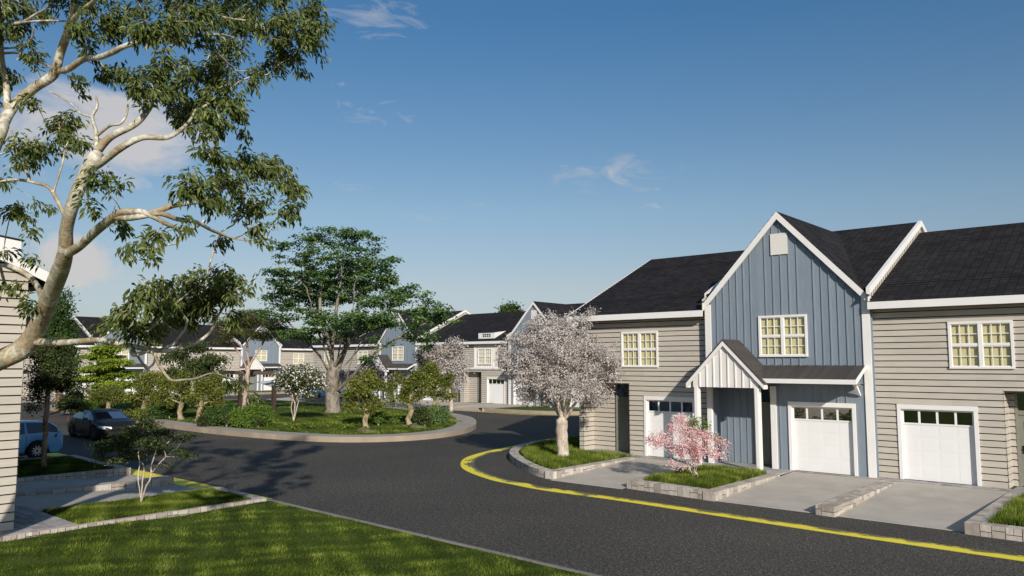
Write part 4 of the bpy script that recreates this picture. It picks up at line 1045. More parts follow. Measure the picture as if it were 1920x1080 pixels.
# ---- foreground plane tree, leaning in from the left
BD = 12.0
def dof(px, py): return BD+1.1*math.sin(px*.013+1.1)+.9*math.sin(py*.011+.4)
def PL(l, d=0): return [at_depth(x, y, dof(x, y)+d) for x, y in l]
root = empty('plane_tree', (-14.6, .6, .1), 0, 'large mottled bark tree leaning in from the left edge, nearest to the camera', 'tree')
B0 = np.array([-14.6, .6, .1]); skel = []; radov = {}
def limb(pts, radpx, start=None, n=5, d=0):
    """pts px polyline, radii in px of the photograph"""
    W = [np.array(p)-B0 if len(p) == 3 else np.array(PL([p], d)[0])-B0 for p in pts]
    if skel and start is None:
        P = np.array([s[0] for s in skel]); j = int(np.argmin(np.linalg.norm(P-W[0], axis=1))); W[0] = skel[j][0]; prev = j
    else: skel.append((W[0], -1)); prev = 0; radov[0] = radpx[0]*BD/FPX
    m = len(W)
    fine = smooth_line(W, n); k = 0
    for i, q in enumerate(fine[1:], 1):
        t = i/n; a = min(int(t), m-2); f = t-a; rr = radpx[min(a, len(radpx)-1)]*(1-f)+radpx[min(a+1, len(radpx)-1)]*f
        skel.append((q, prev)); prev = len(skel)-1; radov[prev] = rr*BD/FPX
limb([(-14.6, .6, .1), (-14.8, 1.6, 1.3), (-14.95, 2.8, 2.4)] + [(-60, 705), (0, 675), (43, 653), (70, 615), (92, 560), (113, 507), (123, 470), (125, 427), (140, 373), (163, 320), (182, 290)], [30, 28, 26, 24, 22, 22, 19, 17, 16, 13, 11, 11, 11, 11, 10], start=True)
limb([(182, 290), (180, 247), (173, 220), (182, 200), (180, 180)], [5, 3.5, 3, 2.5, 2]); limb([(173, 222), (150, 212), (137, 198), (110, 180), (90, 170)], [2.5, 2.2, 2, 1.5, 1])
limb([(185, 280), (207, 257), (253, 233), (277, 207), (285, 187), (286, 140), (292, 100)], [8, 6.5, 5.5, 5, 4, 3, 2]); limb([(166, 318), (187, 307), (227, 277), (267, 258), (317, 257), (353, 230), (367, 205)], [7, 6.5, 6, 5, 4, 3, 2])
limb([(190, 250), (205, 236), (225, 232), (237, 215), (240, 195)], [3, 3, 2.5, 2, 1.5])
limb([(133, 490), (147, 463), (180, 433), (213, 407), (233, 397), (267, 398), (290, 408), (317, 422), (345, 432), (370, 425), (385, 410)], [9, 8, 7.5, 7, 6, 5, 4, 3.5, 3, 2, 1.5])
limb([(213, 407), (240, 409), (267, 405), (300, 400), (333, 411), (367, 416), (400, 433), (440, 448)], [5, 5, 5, 4.5, 4, 3.5, 3, 2]); limb([(277, 401), (300, 394), (325, 386), (350, 382), (377, 377), (410, 360)], [5, 4.5, 4, 3.5, 3, 2])
limb([(325, 425), (340, 440), (332, 455), (300, 462), (280, 475)], [2.5, 2.2, 2, 1.6, 1])
limb([(62, 645), (110, 643), (150, 640), (187, 638), (217, 643), (253, 650), (283, 656), (320, 657), (360, 647), (390, 627), (403, 607), (410, 590), (425, 570)], [10, 7, 6, 5.5, 5, 5, 5, 4.2, 3.8, 3.5, 3, 2.5, 2])
limb([(217, 645), (250, 665), (285, 660), (300, 687), (320, 712), (345, 712), (367, 710), (400, 700), (440, 712)], [4, 4, 3.5, 3, 2.6, 2.4, 2, 1.6, 1.2], d=-.4); limb([(300, 657), (325, 645), (337, 630), (347, 617), (352, 600)], [3, 3, 2.8, 2.4, 1.8]); limb([(250, 663), (263, 675), (275, 690), (288, 682), (292, 665)], [2.5, 2.5, 2.5, 2.3, 2])
limb([(82, 578), (75, 547), (60, 523), (43, 510), (20, 500), (0, 498), (-40, 505)], [7, 6, 5.5, 5.5, 4.5, 4, 3]); limb([(0, 500), (10, 533), (23, 547), (45, 562)], [3, 2.8, 2.4, 1.6])
limb([(-60, 705), (-85, 560), (-60, 400), (0, 253), (7, 230), (20, 207), (37, 187), (67, 163), (100, 140), (113, 100), (127, 60), (137, 20), (139, -10), (142, -60)], [14, 13, 12, 11, 11, 10.5, 10, 10, 10, 9, 8, 6.5, 6, 5])
limb([(103, 138), (127, 130), (157, 111), (187, 107), (213, 97), (233, 87), (277, 73), (320, 63), (367, 67), (417, 65), (440, 72)], [7, 6.5, 6, 5.5, 5.5, 5, 4.5, 3.8, 3.4, 2.5, 1.5]); limb([(277, 83), (300, 79), (327, 54), (337, 27), (341, -5)], [4, 3.6, 3, 2.4, 2])
limb([(310, 74), (345, 78), (377, 84), (410, 103), (443, 133), (465, 150)], [2.6, 2.4, 2.2, 2, 1.6, 1]); limb([(130, 42), (153, 20), (173, 6), (190, -20)], [6, 5.5, 4.5, 4])
limb([(7, 215), (12, 160), (4, 110), (2, 60), (3, -10)], [7, 6.5, 5, 4.5, 4]); limb([(3, 48), (40, 42), (67, 27), (90, 13), (92, -10)], [3.5, 3.5, 3, 2.5, 2]); limb([(40, 42), (83, 39), (125, 40), (167, 42)], [2.5, 2.2, 2, 1.4])
limb([(10, 92), (43, 87), (60, 70), (63, 50)], [2.6, 2.3, 2, 1.4]); limb([(10, 98), (37, 100), (67, 113), (97, 127)], [3, 2.8, 2.6, 2.4])
limb([(122, 405), (110, 380), (92, 352), (67, 343), (33, 337), (0, 340)], [4.5, 4, 3.4, 3.2, 2.8, 2.4]); limb([(57, 340), (52, 325), (33, 307), (27, 267), (20, 240)], [3, 3, 2.8, 2.4, 1.8]); limb([(113, 340), (116, 310), (122, 280), (128, 265)], [2, 1.8, 1.5, 1])
CL = [(50, 15, 60, 25), (30, 60, 28, 25), (210, 40, 60, 45), (290, 50, 55, 45), (370, 40, 65, 45), (450, 30, 60, 45), (530, 45, 62, 50), (585, 35, 38, 45), (590, 85, 22, 28), (530, 105, 50, 35), (480, 145, 26, 22), (565, 135, 16, 12), (-30, 40, 50, 60), (-30, 160, 40, 60), (120, -20, 90, 30), (300, -30, 120, 30), (480, -30, 100, 30),
      (150, 60, 30, 26), (155, 92, 26, 12), (60, 100, 26, 22), (200, 130, 38, 22), (250, 150, 42, 30), (320, 130, 55, 34), (390, 145, 55, 38), (350, 190, 55, 38), (420, 180, 36, 36), (290, 170, 40, 28), (150, 160, 22, 16), (60, 190, 32, 12), (15, 150, 20, 22), (430, 100, 40, 30),
      (400, 220, 45, 30), (440, 212, 26, 22), (350, 230, 36, 16), (380, 250, 32, 16), (462, 258, 8, 10), (125, 235, 38, 24), (40, 268, 40, 20), (80, 280, 32, 20), (150, 268, 22, 16), (20, 300, 18, 16), (60, 308, 26, 12), (125, 255, 28, 18),
      (190, 330, 34, 22), (150, 350, 16, 16), (228, 343, 12, 6), (20, 345, 15, 14), (390, 290, 32, 26), (420, 300, 22, 20), (500, 318, 52, 38), (460, 310, 28, 26), (430, 345, 46, 30), (360, 340, 46, 26), (540, 345, 30, 30), (470, 380, 46, 30), (555, 370, 14, 22), (540, 400, 26, 22), (490, 425, 22, 22), (498, 458, 9, 16), (400, 380, 44, 22), (340, 370, 30, 16),
      (240, 423, 26, 16), (285, 438, 26, 15), (258, 460, 24, 14), (340, 430, 20, 12), (418, 452, 26, 12), (283, 480, 6, 10), (235, 475, 14, 8), (20, 388, 22, 20), (45, 408, 18, 16), (80, 385, 20, 9), (165, 390, 18, 10), (15, 470, 14, 10), (45, 485, 10, 7), (20, 540, 18, 12), (45, 568, 18, 12), (52, 588, 10, 10), (60, 430, 16, 8),
      (430, 520, 32, 20), (400, 508, 38, 18), (350, 530, 42, 22), (300, 545, 38, 20), (250, 570, 42, 22), (215, 592, 30, 16), (380, 558, 46, 26), (440, 558, 20, 16), (330, 590, 40, 20), (270, 612, 36, 20), (230, 628, 22, 14), (290, 636, 20, 12), (350, 606, 26, 12), (375, 585, 30, 15), (400, 545, 46, 30), (350, 565, 40, 20), (320, 562, 36, 18), (285, 580, 30, 16), (345, 548, 30, 16), (300, 600, 30, 14), (448, 600, 18, 14), (458, 545, 12, 14), (240, 605, 26, 14), (190, 612, 14, 8), (445, 720, 14, 14), (480, 745, 6, 14)]
def DO(px, py): return 1.0*math.sin(px*.031+py*.017)
bl = []; 
for (px, py, rx, ry) in CL:
    dd = dof(px, py)+DO(px, py); p = at_depth(px, py, dd)-B0; s = dd/FPX; bl.append((*p, rx*s, max(rx, 20)*s*1.1, ry*s))
r = np.random.default_rng(5)
dens = np.array([max(2, int(b_[3]*b_[5]*(190 if b_[2] > 4.6 else 240))) for b_ in bl]); ends = []
for b_, k in zip(bl, dens):
    u = unit(r.standard_normal((k, 3)))*(r.uniform(0, 1, k)**.5)[:, None]
    # ellipsoid in view axes: right, forward, up
    ends.append(np.array(b_[:3])+u[:, :1]*b_[3]*RT*.93+u[:, 1:2]*b_[4]*FW+u[:, 2:]*b_[5]*UP*.93)
ends = np.concatenate(ends)
pos, par, tips = grow(skel, ends, .22, 6, .25, .14)
ns = len(skel)
cnt_r = {i: radov[i] for i in range(ns)}
limb_mesh(pos, par, .26, .0045, 'trunk', M['bark_plane'], root, radov=cnt_r, flare=1.6, expo=.36)
# leaf sprays: leaves set along the last bit of each twig, hanging
C = np.array([pos[t] for t in tips]); Dr = unit(np.array([pos[t]-pos[par[t]] for t in tips])); K = 24; n = len(C)*K
c = np.repeat(C, K, 0); dr = np.repeat(Dr, K, 0); t = r.uniform(-.9, .35, n)[:, None]
side = unit(np.cross(dr, r.standard_normal((n, 3)))); sd = unit(r.standard_normal((len(C), 3))); sub = np.repeat(sd, K, 0)
P = c+dr*t*.20+unit(sub+side)*(r.uniform(0, .13, n)[:, None])
D = unit(dr*.45+side*.7+np.column_stack([np.zeros((n, 2)), -.55-.5*r.uniform(0, 1, n)])); SUNV = np.array(sdir); Nn = unit(np.column_stack([r.standard_normal((n, 2))*.6, np.ones(n)*.55])+side*.35+SUNV*.75)   # leaves turn to the sun
L = .115*r.uniform(.6, 1.25, n); V, F = leaf_quads(P, D, Nn, L, L*.34, .3)
rv = np.clip(.28*np.repeat(r.uniform(0, 1, len(C)), K)+.72*r.beta(2, 3, n), 0, 1)
np_mesh('crown', V, F, M['l_plane'], root, rv)

# ---- central tree
b0 = (-44.1, 32.0, .38); dp = wdepth(b0)
TR = pxline([(625, 780), (623, 745), (622, 715), (626, 690)], dp); TR[0] = np.array(b0)
tr = [TR] + [pxline(l, dp) for l in (
    [(626, 690), (622, 660, .2), (628, 620, .5), (632, 570, .3), (640, 520)], [(624, 700), (612, 665, -.8), (598, 625, -1.4), (585, 580, -1.6), (575, 540, -2)], [(622, 705), (600, 670, .8), (575, 640, 1.2), (545, 610, 1.6), (520, 585, 2)],
    [(630, 700), (645, 660, .8), (655, 630, 1.2), (668, 590, 1), (678, 550, 1)], [(628, 735), (655, 712, -1), (690, 675, -2), (730, 645, -2.6), (765, 620, -3)], [(650, 715, -1), (660, 670, -1.5), (690, 620, -1.2), (705, 575, -1)],
    [(626, 690), (650, 650, -1), (685, 615, -1.8), (720, 585, -2.2), (760, 570, -2.5)], [(600, 672, .8), (570, 655, 2), (535, 640, 3)], [(690, 672, -2), (735, 640, -.5), (790, 610, 0), (825, 600, 0)], [(640, 640, 1), (600, 590, 3), (590, 540, 3.5)], [(630, 690), (640, 640, -.5), (660, 590, -.8), (665, 530, -.6)], [(624, 690), (615, 640, -.4), (600, 585, -.4), (605, 520, -.4)], [(628, 705), (668, 662, .6), (705, 625, 1), (745, 590, 1.4)], [(622, 700), (590, 655, -.2), (550, 625, -.4), (520, 600, -.4)])]
bb = pxblobs([(620, 440, 70, 25, 0), (560, 470, 50, 30, -1), (680, 455, 45, 25, 1), (640, 490, 90, 30, 0), (555, 520, 65, 28, -1), (700, 520, 60, 28, 1), (520, 560, 45, 22, 0), (610, 550, 90, 26, 2), (700, 560, 70, 24, -2), (560, 590, 80, 20, 0), (660, 600, 90, 22, -2.5), (760, 555, 50, 20, 0), (800, 580, 50, 22, 0), (740, 600, 60, 20, -2),
                (830, 605, 32, 22, 0), (790, 630, 50, 16, -1), (560, 625, 55, 14, -2), (620, 630, 60, 14, 2), (500, 590, 25, 16, 0), (715, 640, 35, 12, -2), (640, 520, 80, 30, 3), (580, 560, 60, 30, 3), (730, 490, 20, 14, 0), (690, 672, 24, 8, -2), (790, 655, 35, 8, -1), (530, 545, 40, 30, 2), (845, 598, 22, 12, 0), (735, 520, 26, 14, .5), (775, 535, 20, 12, 0)], dp)
make_tree('island_tree', 'tall spreading green tree with pale grey trunk in the middle of the island', 'tree', b0, bb, tr, .50, .0085, M['bark_grey'], M['l_big'], 640, 46, .25, .21, 11, 'layer', .62, .5, shell=.36, jit=.12, flat=.26, flare=1.35)

# ---- big blossom tree in the curved bed
b0 = (-18.05, 23.5, .22); dp = wdepth(b0)
TR = pxline([(1055, 857), (1054, 825), (1053, 800), (1054, 785)], dp); TR[0] = np.array(b0)
tr = [TR] + [pxline(l, dp) for l in ([(1054, 788), (1040, 765, .2), (1022, 745, .4), (1005, 715, .6)], [(1054, 785), (1042, 745, -.3), (1030, 715, -.6), (1018, 680, -.6)], [(1055, 785), (1052, 745, .3), (1048, 700, .4), (1050, 640, .5)],
    [(1056, 790), (1066, 750, .5), (1072, 705, .7), (1090, 650, .9)], [(1057, 788), (1075, 762, -.3), (1092, 738, -.5), (1105, 715, -.6)], [(1057, 785), (1064, 745, -.6), (1064, 710, -.8), (1070, 660, -1)])]
bb = pxblobs([(1015, 625, 42, 35, 0), (1050, 610, 45, 32, .3), (1092, 610, 18, 34, 0), (985, 650, 36, 32, 0), (1040, 655, 60, 42, -.5), (1085, 660, 42, 42, .4), (1118, 665, 34, 40, 0), (1135, 685, 26, 26, 0), (950, 670, 28, 17, 0), (1000, 690, 52, 38, -.3), (1060, 700, 60, 42, 0), (1120, 700, 32, 32, .3), (1000, 735, 36, 26, .3), (1045, 730, 45, 28, -.8), (1095, 735, 36, 26, -.3), (1118, 745, 22, 18, 0), (1060, 660, 60, 50, .9), (975, 680, 30, 28, .4), (1100, 592, 8, 22, 0), (1020, 752, 18, 14, .4)], dp)
c0 = at_depth(1048, 690, dp); bb = [(c0[0]+(q[0]-c0[0])*1.13, c0[1]+(q[1]-c0[1])*1.13, q[2], q[3]*1.08, q[4]*1.08, q[5]*1.04) for q in bb]
make_tree('blossom_tree', 'large tree covered in pinkish white blossom in the curved bed by the road', 'tree', b0, bb, tr, .22, .008, M['bark_pale'], M['f_white'], 640, 88, .10, .062, 21, 'clump', .8, .22, shell=.42, jit=.1, flare=1.25, fold=.1)
# ---- pink flowering small tree
b0 = (-11.6, 21.9, .22); dp = wdepth(b0)
S = pxline([(1303, 903), (1302, 880)], dp); S[0] = np.array(b0)
tr = [S] + [pxline(l, dp) for l in ([(1302, 895), (1294, 880, .1), (1285, 862, .1), (1265, 840, .2), (1240, 825, .2)], [(1303, 890), (1308, 868, .1), (1318, 850, .2), (1345, 830, .2)], [(1302, 885), (1304, 860, -.1), (1300, 830, -.1), (1290, 800, 0)], [(1300, 895), (1296, 865, -.2), (1300, 830, -.3), (1320, 805, -.3)])]
bb = pxblobs([(1275, 785, 12, 10, 0), (1262, 795, 20, 20, 0), (1285, 800, 26, 20, .2), (1240, 825, 28, 16, 0), (1225, 830, 14, 14, 0), (1300, 822, 36, 26, -.2), (1330, 830, 26, 22, .1), (1355, 838, 15, 28, 0), (1280, 840, 32, 20, .2), (1310, 850, 30, 16, 0), (1335, 855, 20, 12, 0), (1258, 868, 13, 9, 0), (1282, 875, 10, 7, 0), (1305, 865, 12, 9, 0), (1365, 815, 5, 12, 0)], dp)
make_tree('flowering_tree', 'small pink flowering tree in front of the blue porch', 'tree', b0, bb, tr, .035, .004, M['bark_pale'], M['f_pink'], 190, 34, .065, .05, 31, 'clump', .6, .15, shell=.4, flare=1.1, fold=.15,
          flowers=(M['f_cream'], .5, 10, .06, .05, 'clump'))
# its few green leaves
tt = [o for o in SC.objects if o.get('label') == 'small pink flowering tree in front of the blue porch'][0]
r = np.random.default_rng(3); gb = pxblobs([(1302, 790, 20, 11, 0), (1322, 798, 14, 8, 0), (1335, 815, 8, 8, 0), (1350, 822, 8, 6, 0), (1300, 810, 20, 10, .2)], dp)
C, _ = blob_pts([(g_[0]-b0[0], g_[1]-b0[1], g_[2]-b0[2], *g_[3:]) for g_ in gb], 60, r); P, D, Nn, L, Wd = foliage('clump', C, 14, .05, r, .06); V, F = leaf_quads(P, D, Nn, L, Wd); np_mesh('foliage', V, F, M['l_fresh'], tt, r.uniform(0, 1, len(P)))

# ---- small multi-stemmed dark tree, left bed
b0 = (-20.24, 8.93, .22); dp = wdepth(b0)
S = pxline([(265, 942), (265, 934)], dp); S[0] = np.array(b0)
tr = [S] + [pxline(l, dp) for l in ([(264, 940), (262, 915, 0), (258, 895, .1), (262, 872, .2), (258, 850, .3)], [(266, 940), (273, 915, -.1), (282, 895, -.1), (285, 870, 0), (292, 846, 0)], [(283, 890, -.1), (300, 868, -.2), (318, 850, -.3), (335, 838, -.3)], [(264, 935), (268, 900, .2), (268, 870, .4), (240, 850, .6)])]
bb = pxblobs([(265, 800, 38, 16, 0), (300, 805, 26, 14, 0), (240, 820, 42, 20, .2), (290, 825, 42, 18, -.3), (335, 820, 24, 12, 0), (360, 815, 14, 7, 0), (210, 835, 34, 14, 0), (190, 845, 20, 14, .2), (250, 850, 32, 14, .5), (345, 850, 20, 12, 0), (210, 862, 26, 12, 0), (325, 872, 14, 10, 0), (300, 842, 30, 12, .4), (275, 785, 18, 8, 0)], dp)
make_tree('maple_tree', 'small dark green tree with two pale stems in the left stone edged bed', 'tree', b0, bb, tr, .035, .0035, M['bark_pale'], M['l_dark'], 260, 44, .10, .055, 41, 'layer', .6, .16, shell=.5, flat=.3, flare=1.1)
# ---- slim tree in the second left bed
b0 = (-29.46, 9.69, .22); dp = wdepth(b0)
TR = pxline([(82, 876), (83, 840), (85, 805), (87, 775), (90, 740), (92, 690), (95, 655)], dp); TR[0] = np.array(b0)
tr = [TR] + [pxline(l, dp) for l in ([(87, 778), (110, 772, .3), (125, 765, .4), (160, 755, .5)], [(87, 775), (72, 770, -.3), (58, 755, -.4)], [(88, 760), (105, 745, .5), (130, 720, .8), (145, 705, 1)], [(89, 750), (70, 735, .3), (58, 715, .3)])]
bb = pxblobs([(95, 660, 36, 26, 0), (85, 690, 34, 26, .3), (115, 690, 32, 24, -.3), (80, 720, 30, 18, 0), (120, 722, 30, 16, .3), (68, 745, 20, 12, 0), (145, 760, 26, 10, .3), (60, 762, 12, 8, 0), (100, 645, 28, 16, .6), (150, 730, 12, 10, 0), (120, 640, 22, 14, 0)], dp)
make_tree('elm_tree', 'slim dark leafed tree on a thin orange trunk in the left lawn bed', 'tree', b0, bb, tr, .085, .006, M['bark_dark'], M['l_dark'], 300, 44, .15, .085, 51, 'layer', .6, .25, shell=.5, flat=.5, flare=1.2)

# ---- trees of the island
def ground_tree(name, label, cat, base_px, z, trunk, blobs, **kw):
    d = FW+RT*(base_px[0]-960)/FPX-UP*(base_px[1]-540)/FPX; t = (z-CAMH)/d[2]; b0 = np.array([0, 0, CAMH])+d*t; dp = wdepth(b0)
    tr = [pxline(l, dp) for l in trunk]; tr[0][0] = b0; bb = pxblobs(blobs, dp)
    return make_tree(name, label, cat, tuple(b0), bb, tr, **kw)
ground_tree('column_tree', 'tall narrow green tree rising behind the leaning trunk at the left', 'tree', (112, 772), .3, [[(112, 772), (112, 700), (112, 620), (113, 560)]],
    [(115, 560, 14, 22, 0), (112, 590, 24, 22, 0), (115, 620, 30, 26, .4), (108, 650, 34, 26, 0), (112, 680, 36, 26, 0), (112, 710, 34, 20, 0), (100, 630, 30, 30, 1)], R=.2, rt=.012, barkm=M['bark_dark'], leafm=M['l_column'], n_end=330, n_per=52, cr=.26, size=.17, seed=61, style='clump', aspect=.6, step=.5, shell=.55)
ground_tree('lime_tree', 'layered lime green tree at the left end of the island', 'tree', (201, 772), .3, [[(201, 772), (200, 740), (203, 700), (205, 660)], [(201, 735), (220, 715), (235, 705)], [(201, 725), (180, 705), (165, 690)]],
    [(205, 640, 22, 7, 0), (198, 655, 34, 7, 0), (190, 668, 40, 8, .5), (218, 680, 38, 8, -.5), (188, 692, 40, 8, 0), (225, 702, 36, 8, .5), (180, 710, 38, 8, 0), (215, 722, 38, 8, -.4), (190, 733, 30, 7, 0)], R=.13, rt=.008, barkm=M['bark_dark'], leafm=M['l_lime'], n_end=330, n_per=60, cr=.20, size=.17, seed=62, style='layer', aspect=.6, step=.35, flat=.22)
ground_tree('shade_tree', 'dark leaved tree behind the wooden shade frame at the left', 'tree', (372, 775), .35, [[(372, 775), (370, 745), (365, 710), (368, 680)], [(369, 735), (395, 715), (415, 700)], [(368, 720), (345, 700), (320, 690)]],
    [(365, 652, 26, 9, 0), (330, 668, 24, 10, 0), (402, 672, 26, 10, 0), (368, 682, 34, 10, .5), (415, 700, 16, 10, 0), (318, 695, 18, 9, 0), (345, 700, 20, 9, 0), (390, 700, 16, 12, 0), (300, 680, 10, 8, 0), (425, 722, 9, 9, 0)], R=.13, rt=.008, barkm=M['bark_gnarl'], leafm=M['l_dark'], n_end=120, n_per=40, cr=.24, size=.26, seed=63, style='droop', aspect=.32, step=.35)
ground_tree('golden_tree', 'yellow leaved low tree behind the shade tree on the island', 'tree', (308, 765), .35, [[(308, 765), (305, 740), (308, 715)]],
    [(290, 700, 26, 10, 0), (325, 698, 26, 10, 0), (310, 712, 40, 12, 0)], R=.1, rt=.008, barkm=M['bark_dark'], leafm=M['l_yellow'], n_end=110, n_per=40, cr=.17, size=.13, seed=64, style='layer', aspect=.6, step=.35)
ground_tree('pine_tree', 'flat topped pine with bare reddish limbs behind the shade sails', 'tree', (457, 768), .38, [[(457, 768), (461, 735), (464, 705), (466, 690)], [(465, 697), (455, 675), (440, 650), (430, 630)], [(466, 692), (480, 665), (495, 640), (505, 622)], [(463, 708), (440, 688), (415, 668), (395, 650)], [(478, 668), (505, 650), (520, 640)], [(466, 690), (464, 660), (460, 630)]],
    [(430, 605, 45, 12, 0), (480, 600, 45, 12, .5), (515, 612, 26, 10, 0), (450, 625, 60, 10, -.5), (500, 630, 34, 9, 0), (415, 640, 20, 10, 0), (460, 590, 40, 10, 1)], R=.15, rt=.008, barkm=M['bark_pink'], leafm=M['l_moss'], n_end=260, n_per=54, cr=.24, size=.20, seed=65, style='layer', aspect=.22, step=.4, flat=.4)
ground_tree('white_shrub_tree', 'shrub tree on thin pale stems covered in white flowers', 'tree', (551, 792), .3, [[(551, 792), (550, 780)], [(550, 785), (546, 765), (549, 745), (545, 730)], [(552, 785), (557, 765), (562, 745), (575, 728)], [(551, 780), (553, 755), (540, 735), (530, 722)]],
    [(540, 705, 28, 16, 0), (565, 698, 32, 14, 0), (590, 710, 22, 16, 0), (530, 718, 18, 10, 0), (560, 722, 40, 14, .3), (595, 726, 16, 8, 0), (575, 738, 18, 6, 0)], R=.055, rt=.006, barkm=M['bark_pale'], leafm=M['l_dark'], n_end=210, n_per=34, cr=.15, size=.13, seed=66, step=.25, flowers=(M['f_cream'], .75, 7, .10, .12, 'clump'))
ground_tree('lilac_shrub', 'lilac flowering shrub behind the big tree trunk', 'shrub', (668, 768), .35, [[(668, 768), (668, 740)], [(668, 750), (690, 725), (705, 705)], [(668, 745), (650, 715), (642, 700)]],
    [(700, 690, 26, 12, 0), (680, 700, 30, 14, 0), (712, 705, 20, 12, 0), (650, 712, 18, 14, 0), (655, 738, 16, 16, 0), (640, 700, 10, 12, 0)], R=.07, rt=.008, barkm=M['bark_dark'], leafm=M['l_fresh'], n_end=80, n_per=14, cr=.2, size=.13, seed=67, step=.35, flowers=(M['f_lilac'], .8, 14, .14, .12, 'clump'))
ground_tree('blossom_tree', 'smaller pinkish blossom tree in front of the white panelled far house', 'tree', (846, 772), .3, [[(846, 772), (845, 745), (842, 720)], [(845, 740), (825, 710), (810, 690)], [(844, 730), (860, 705), (868, 690)]],
    [(850, 655, 20, 20, 0), (820, 660, 30, 16, 0), (800, 668, 26, 16, 0), (835, 685, 36, 24, .6), (862, 690, 18, 24, 0), (815, 700, 28, 20, 0), (852, 715, 20, 16, 0), (858, 640, 8, 10, 0), (795, 690, 16, 14, 0)], R=.14, rt=.008, barkm=M['bark_pale'], leafm=M['f_white'], n_end=260, n_per=60, cr=.19, size=.12, seed=68, step=.35, aspect=.8, fold=.1)
GN = 'gnarled bushy trees along the island rim'
def gnarl(base, trunk, blobs, seed, label, n_end=62, leaf='l_olive'):
    ground_tree('gnarled_tree', label, 'tree', base, .3, trunk, blobs, R=.15, rt=.007, barkm=M['bark_gnarl'], leafm=M[leaf], n_end=n_end, n_per=84, cr=.135, size=.15, seed=seed, style='clump', aspect=.5, step=.25, group=GN, shell=.38, curl=.45, jit=.22, flare=1.7)
gnarl((686, 803), [[(686, 803), (684, 790), (688, 775), (684, 765)], [(685, 770), (700, 765), (708, 750)], [(685, 768), (665, 765), (650, 758)], [(685, 765), (685, 750), (690, 730)]],
      [(692, 703, 11, 8, 0), (672, 720, 16, 11, 0), (702, 720, 15, 12, 0), (656, 740, 13, 10, 0), (684, 744, 18, 11, .3), (709, 750, 10, 12, 0), (650, 762, 9, 7, 0), (716, 728, 6, 7, 0), (665, 755, 9, 7, 0), (680, 730, 14, 10, -.5), (698, 765, 8, 6, 0)], 71, 'gnarled olive green tree leaning on a mossy rock right of the big trunk')
gnarl((768, 798), [[(768, 798), (766, 785), (771, 770), (768, 758)], [(769, 765), (785, 758), (792, 752)], [(768, 760), (750, 750), (735, 745)], [(768, 758), (772, 740), (770, 725)]],
      [(750, 708, 11, 8, 0), (736, 726, 12, 9, 0), (765, 720, 17, 12, 0), (792, 718, 14, 12, 0), (758, 742, 16, 10, .3), (785, 745, 14, 11, 0), (732, 752, 10, 8, 0), (778, 705, 8, 7, 0), (742, 762, 8, 5, 0), (800, 735, 8, 9, 0)], 72, 'gnarled olive green tree in the middle of the three at the right island rim')
gnarl((815, 786), [[(815, 786), (813, 770), (816, 750), (812, 735)], [(814, 760), (830, 752), (840, 745)], [(813, 745), (800, 730)]],
      [(812, 700, 16, 12, 0), (800, 715, 18, 14, 0), (826, 718, 18, 14, 0), (815, 735, 20, 12, 0), (842, 742, 12, 9, 0), (805, 690, 12, 10, 0), (838, 712, 12, 10, 0)], 73, 'gnarled tree nearest the right tip of the island, under the small blossom tree')
gnarl((270, 782), [[(270, 782), (268, 770), (271, 755), (268, 742)], [(269, 755), (285, 745), (292, 740)], [(269, 752), (255, 745)]],
      [(268, 728, 20, 12, 0), (292, 742, 14, 9, 0), (247, 745, 12, 8, 0), (280, 708, 13, 9, 0), (258, 715, 10, 8, 0), (262, 752, 16, 6, .5), (298, 722, 9, 9, 0), (285, 757, 9, 5, 0)], 74, 'gnarled bushy tree just right of the black car')
gnarl((340, 788), [[(340, 788), (336, 770), (342, 755), (340, 742)], [(340, 758), (325, 750), (315, 745)], [(340, 750), (355, 740)]],
      [(338, 722, 18, 12, 0), (312, 734, 13, 9, 0), (352, 742, 12, 9, 0), (326, 752, 14, 7, .4), (318, 712, 11, 9, 0), (350, 705, 10, 8, 0), (305, 752, 8, 6, 0)], 75, 'gnarled tree with pale trunk, left of the pair at the left island rim')
gnarl((371, 791), [[(371, 791), (373, 772), (378, 758), (376, 745)], [(376, 760), (392, 752), (400, 748)]],
      [(380, 726, 16, 12, 0), (404, 742, 13, 10, 0), (366, 746, 12, 8, 0), (398, 715, 11, 10, 0), (412, 757, 8, 8, 0), (384, 754, 9, 6, 0), (415, 728, 8, 7, 0)], 76, 'gnarled tree with pale trunk, right of the pair at the left island rim')
gnarl((205, 776), [[(205, 776), (203, 762), (206, 748)]], [(210, 735, 20, 10, 0), (190, 742, 16, 8, 0), (225, 745, 14, 8, 0)], 77, 'gnarled tree below the lime green tree', 90)

# ---- round bushes
def bush(name, label, base_px, z, blobs, leaf, seed, n_end=150, size=.13, cr=.11, cat='bush', style='clump', stem=3, per=60, group=None):
    x, y = base_px
    ground_tree(name, label, cat, base_px, z, [[(x, y), (x, y-4)]]+[[(x, y-2), (x+random.Random(seed+i).uniform(-8, 8), y-12)] for i in range(stem)], blobs, R=.035, rt=.005, barkm=M['bark_pale'], leafm=M[leaf], n_end=n_end, n_per=per, cr=cr, size=size, seed=seed, step=.2, style=style, group=group, shell=.6, flare=1)
bush('bush', 'wide bright green round bush in front of the shade frame', (478, 800), .3, [(452, 780, 18, 14, 0), (472, 776, 17, 14, 0), (493, 779, 15, 14, 0), (468, 790, 30, 9, 0), (508, 792, 5, 6, 0)], 'l_fresh', 81, 260)
bush('bush', 'grey green bush left of the bright round bush', (420, 797), .3, [(405, 778, 16, 12, 0), (428, 772, 14, 12, 0), (418, 784, 22, 10, 0), (395, 785, 14, 9, 0)], 'l_column', 82, 170)
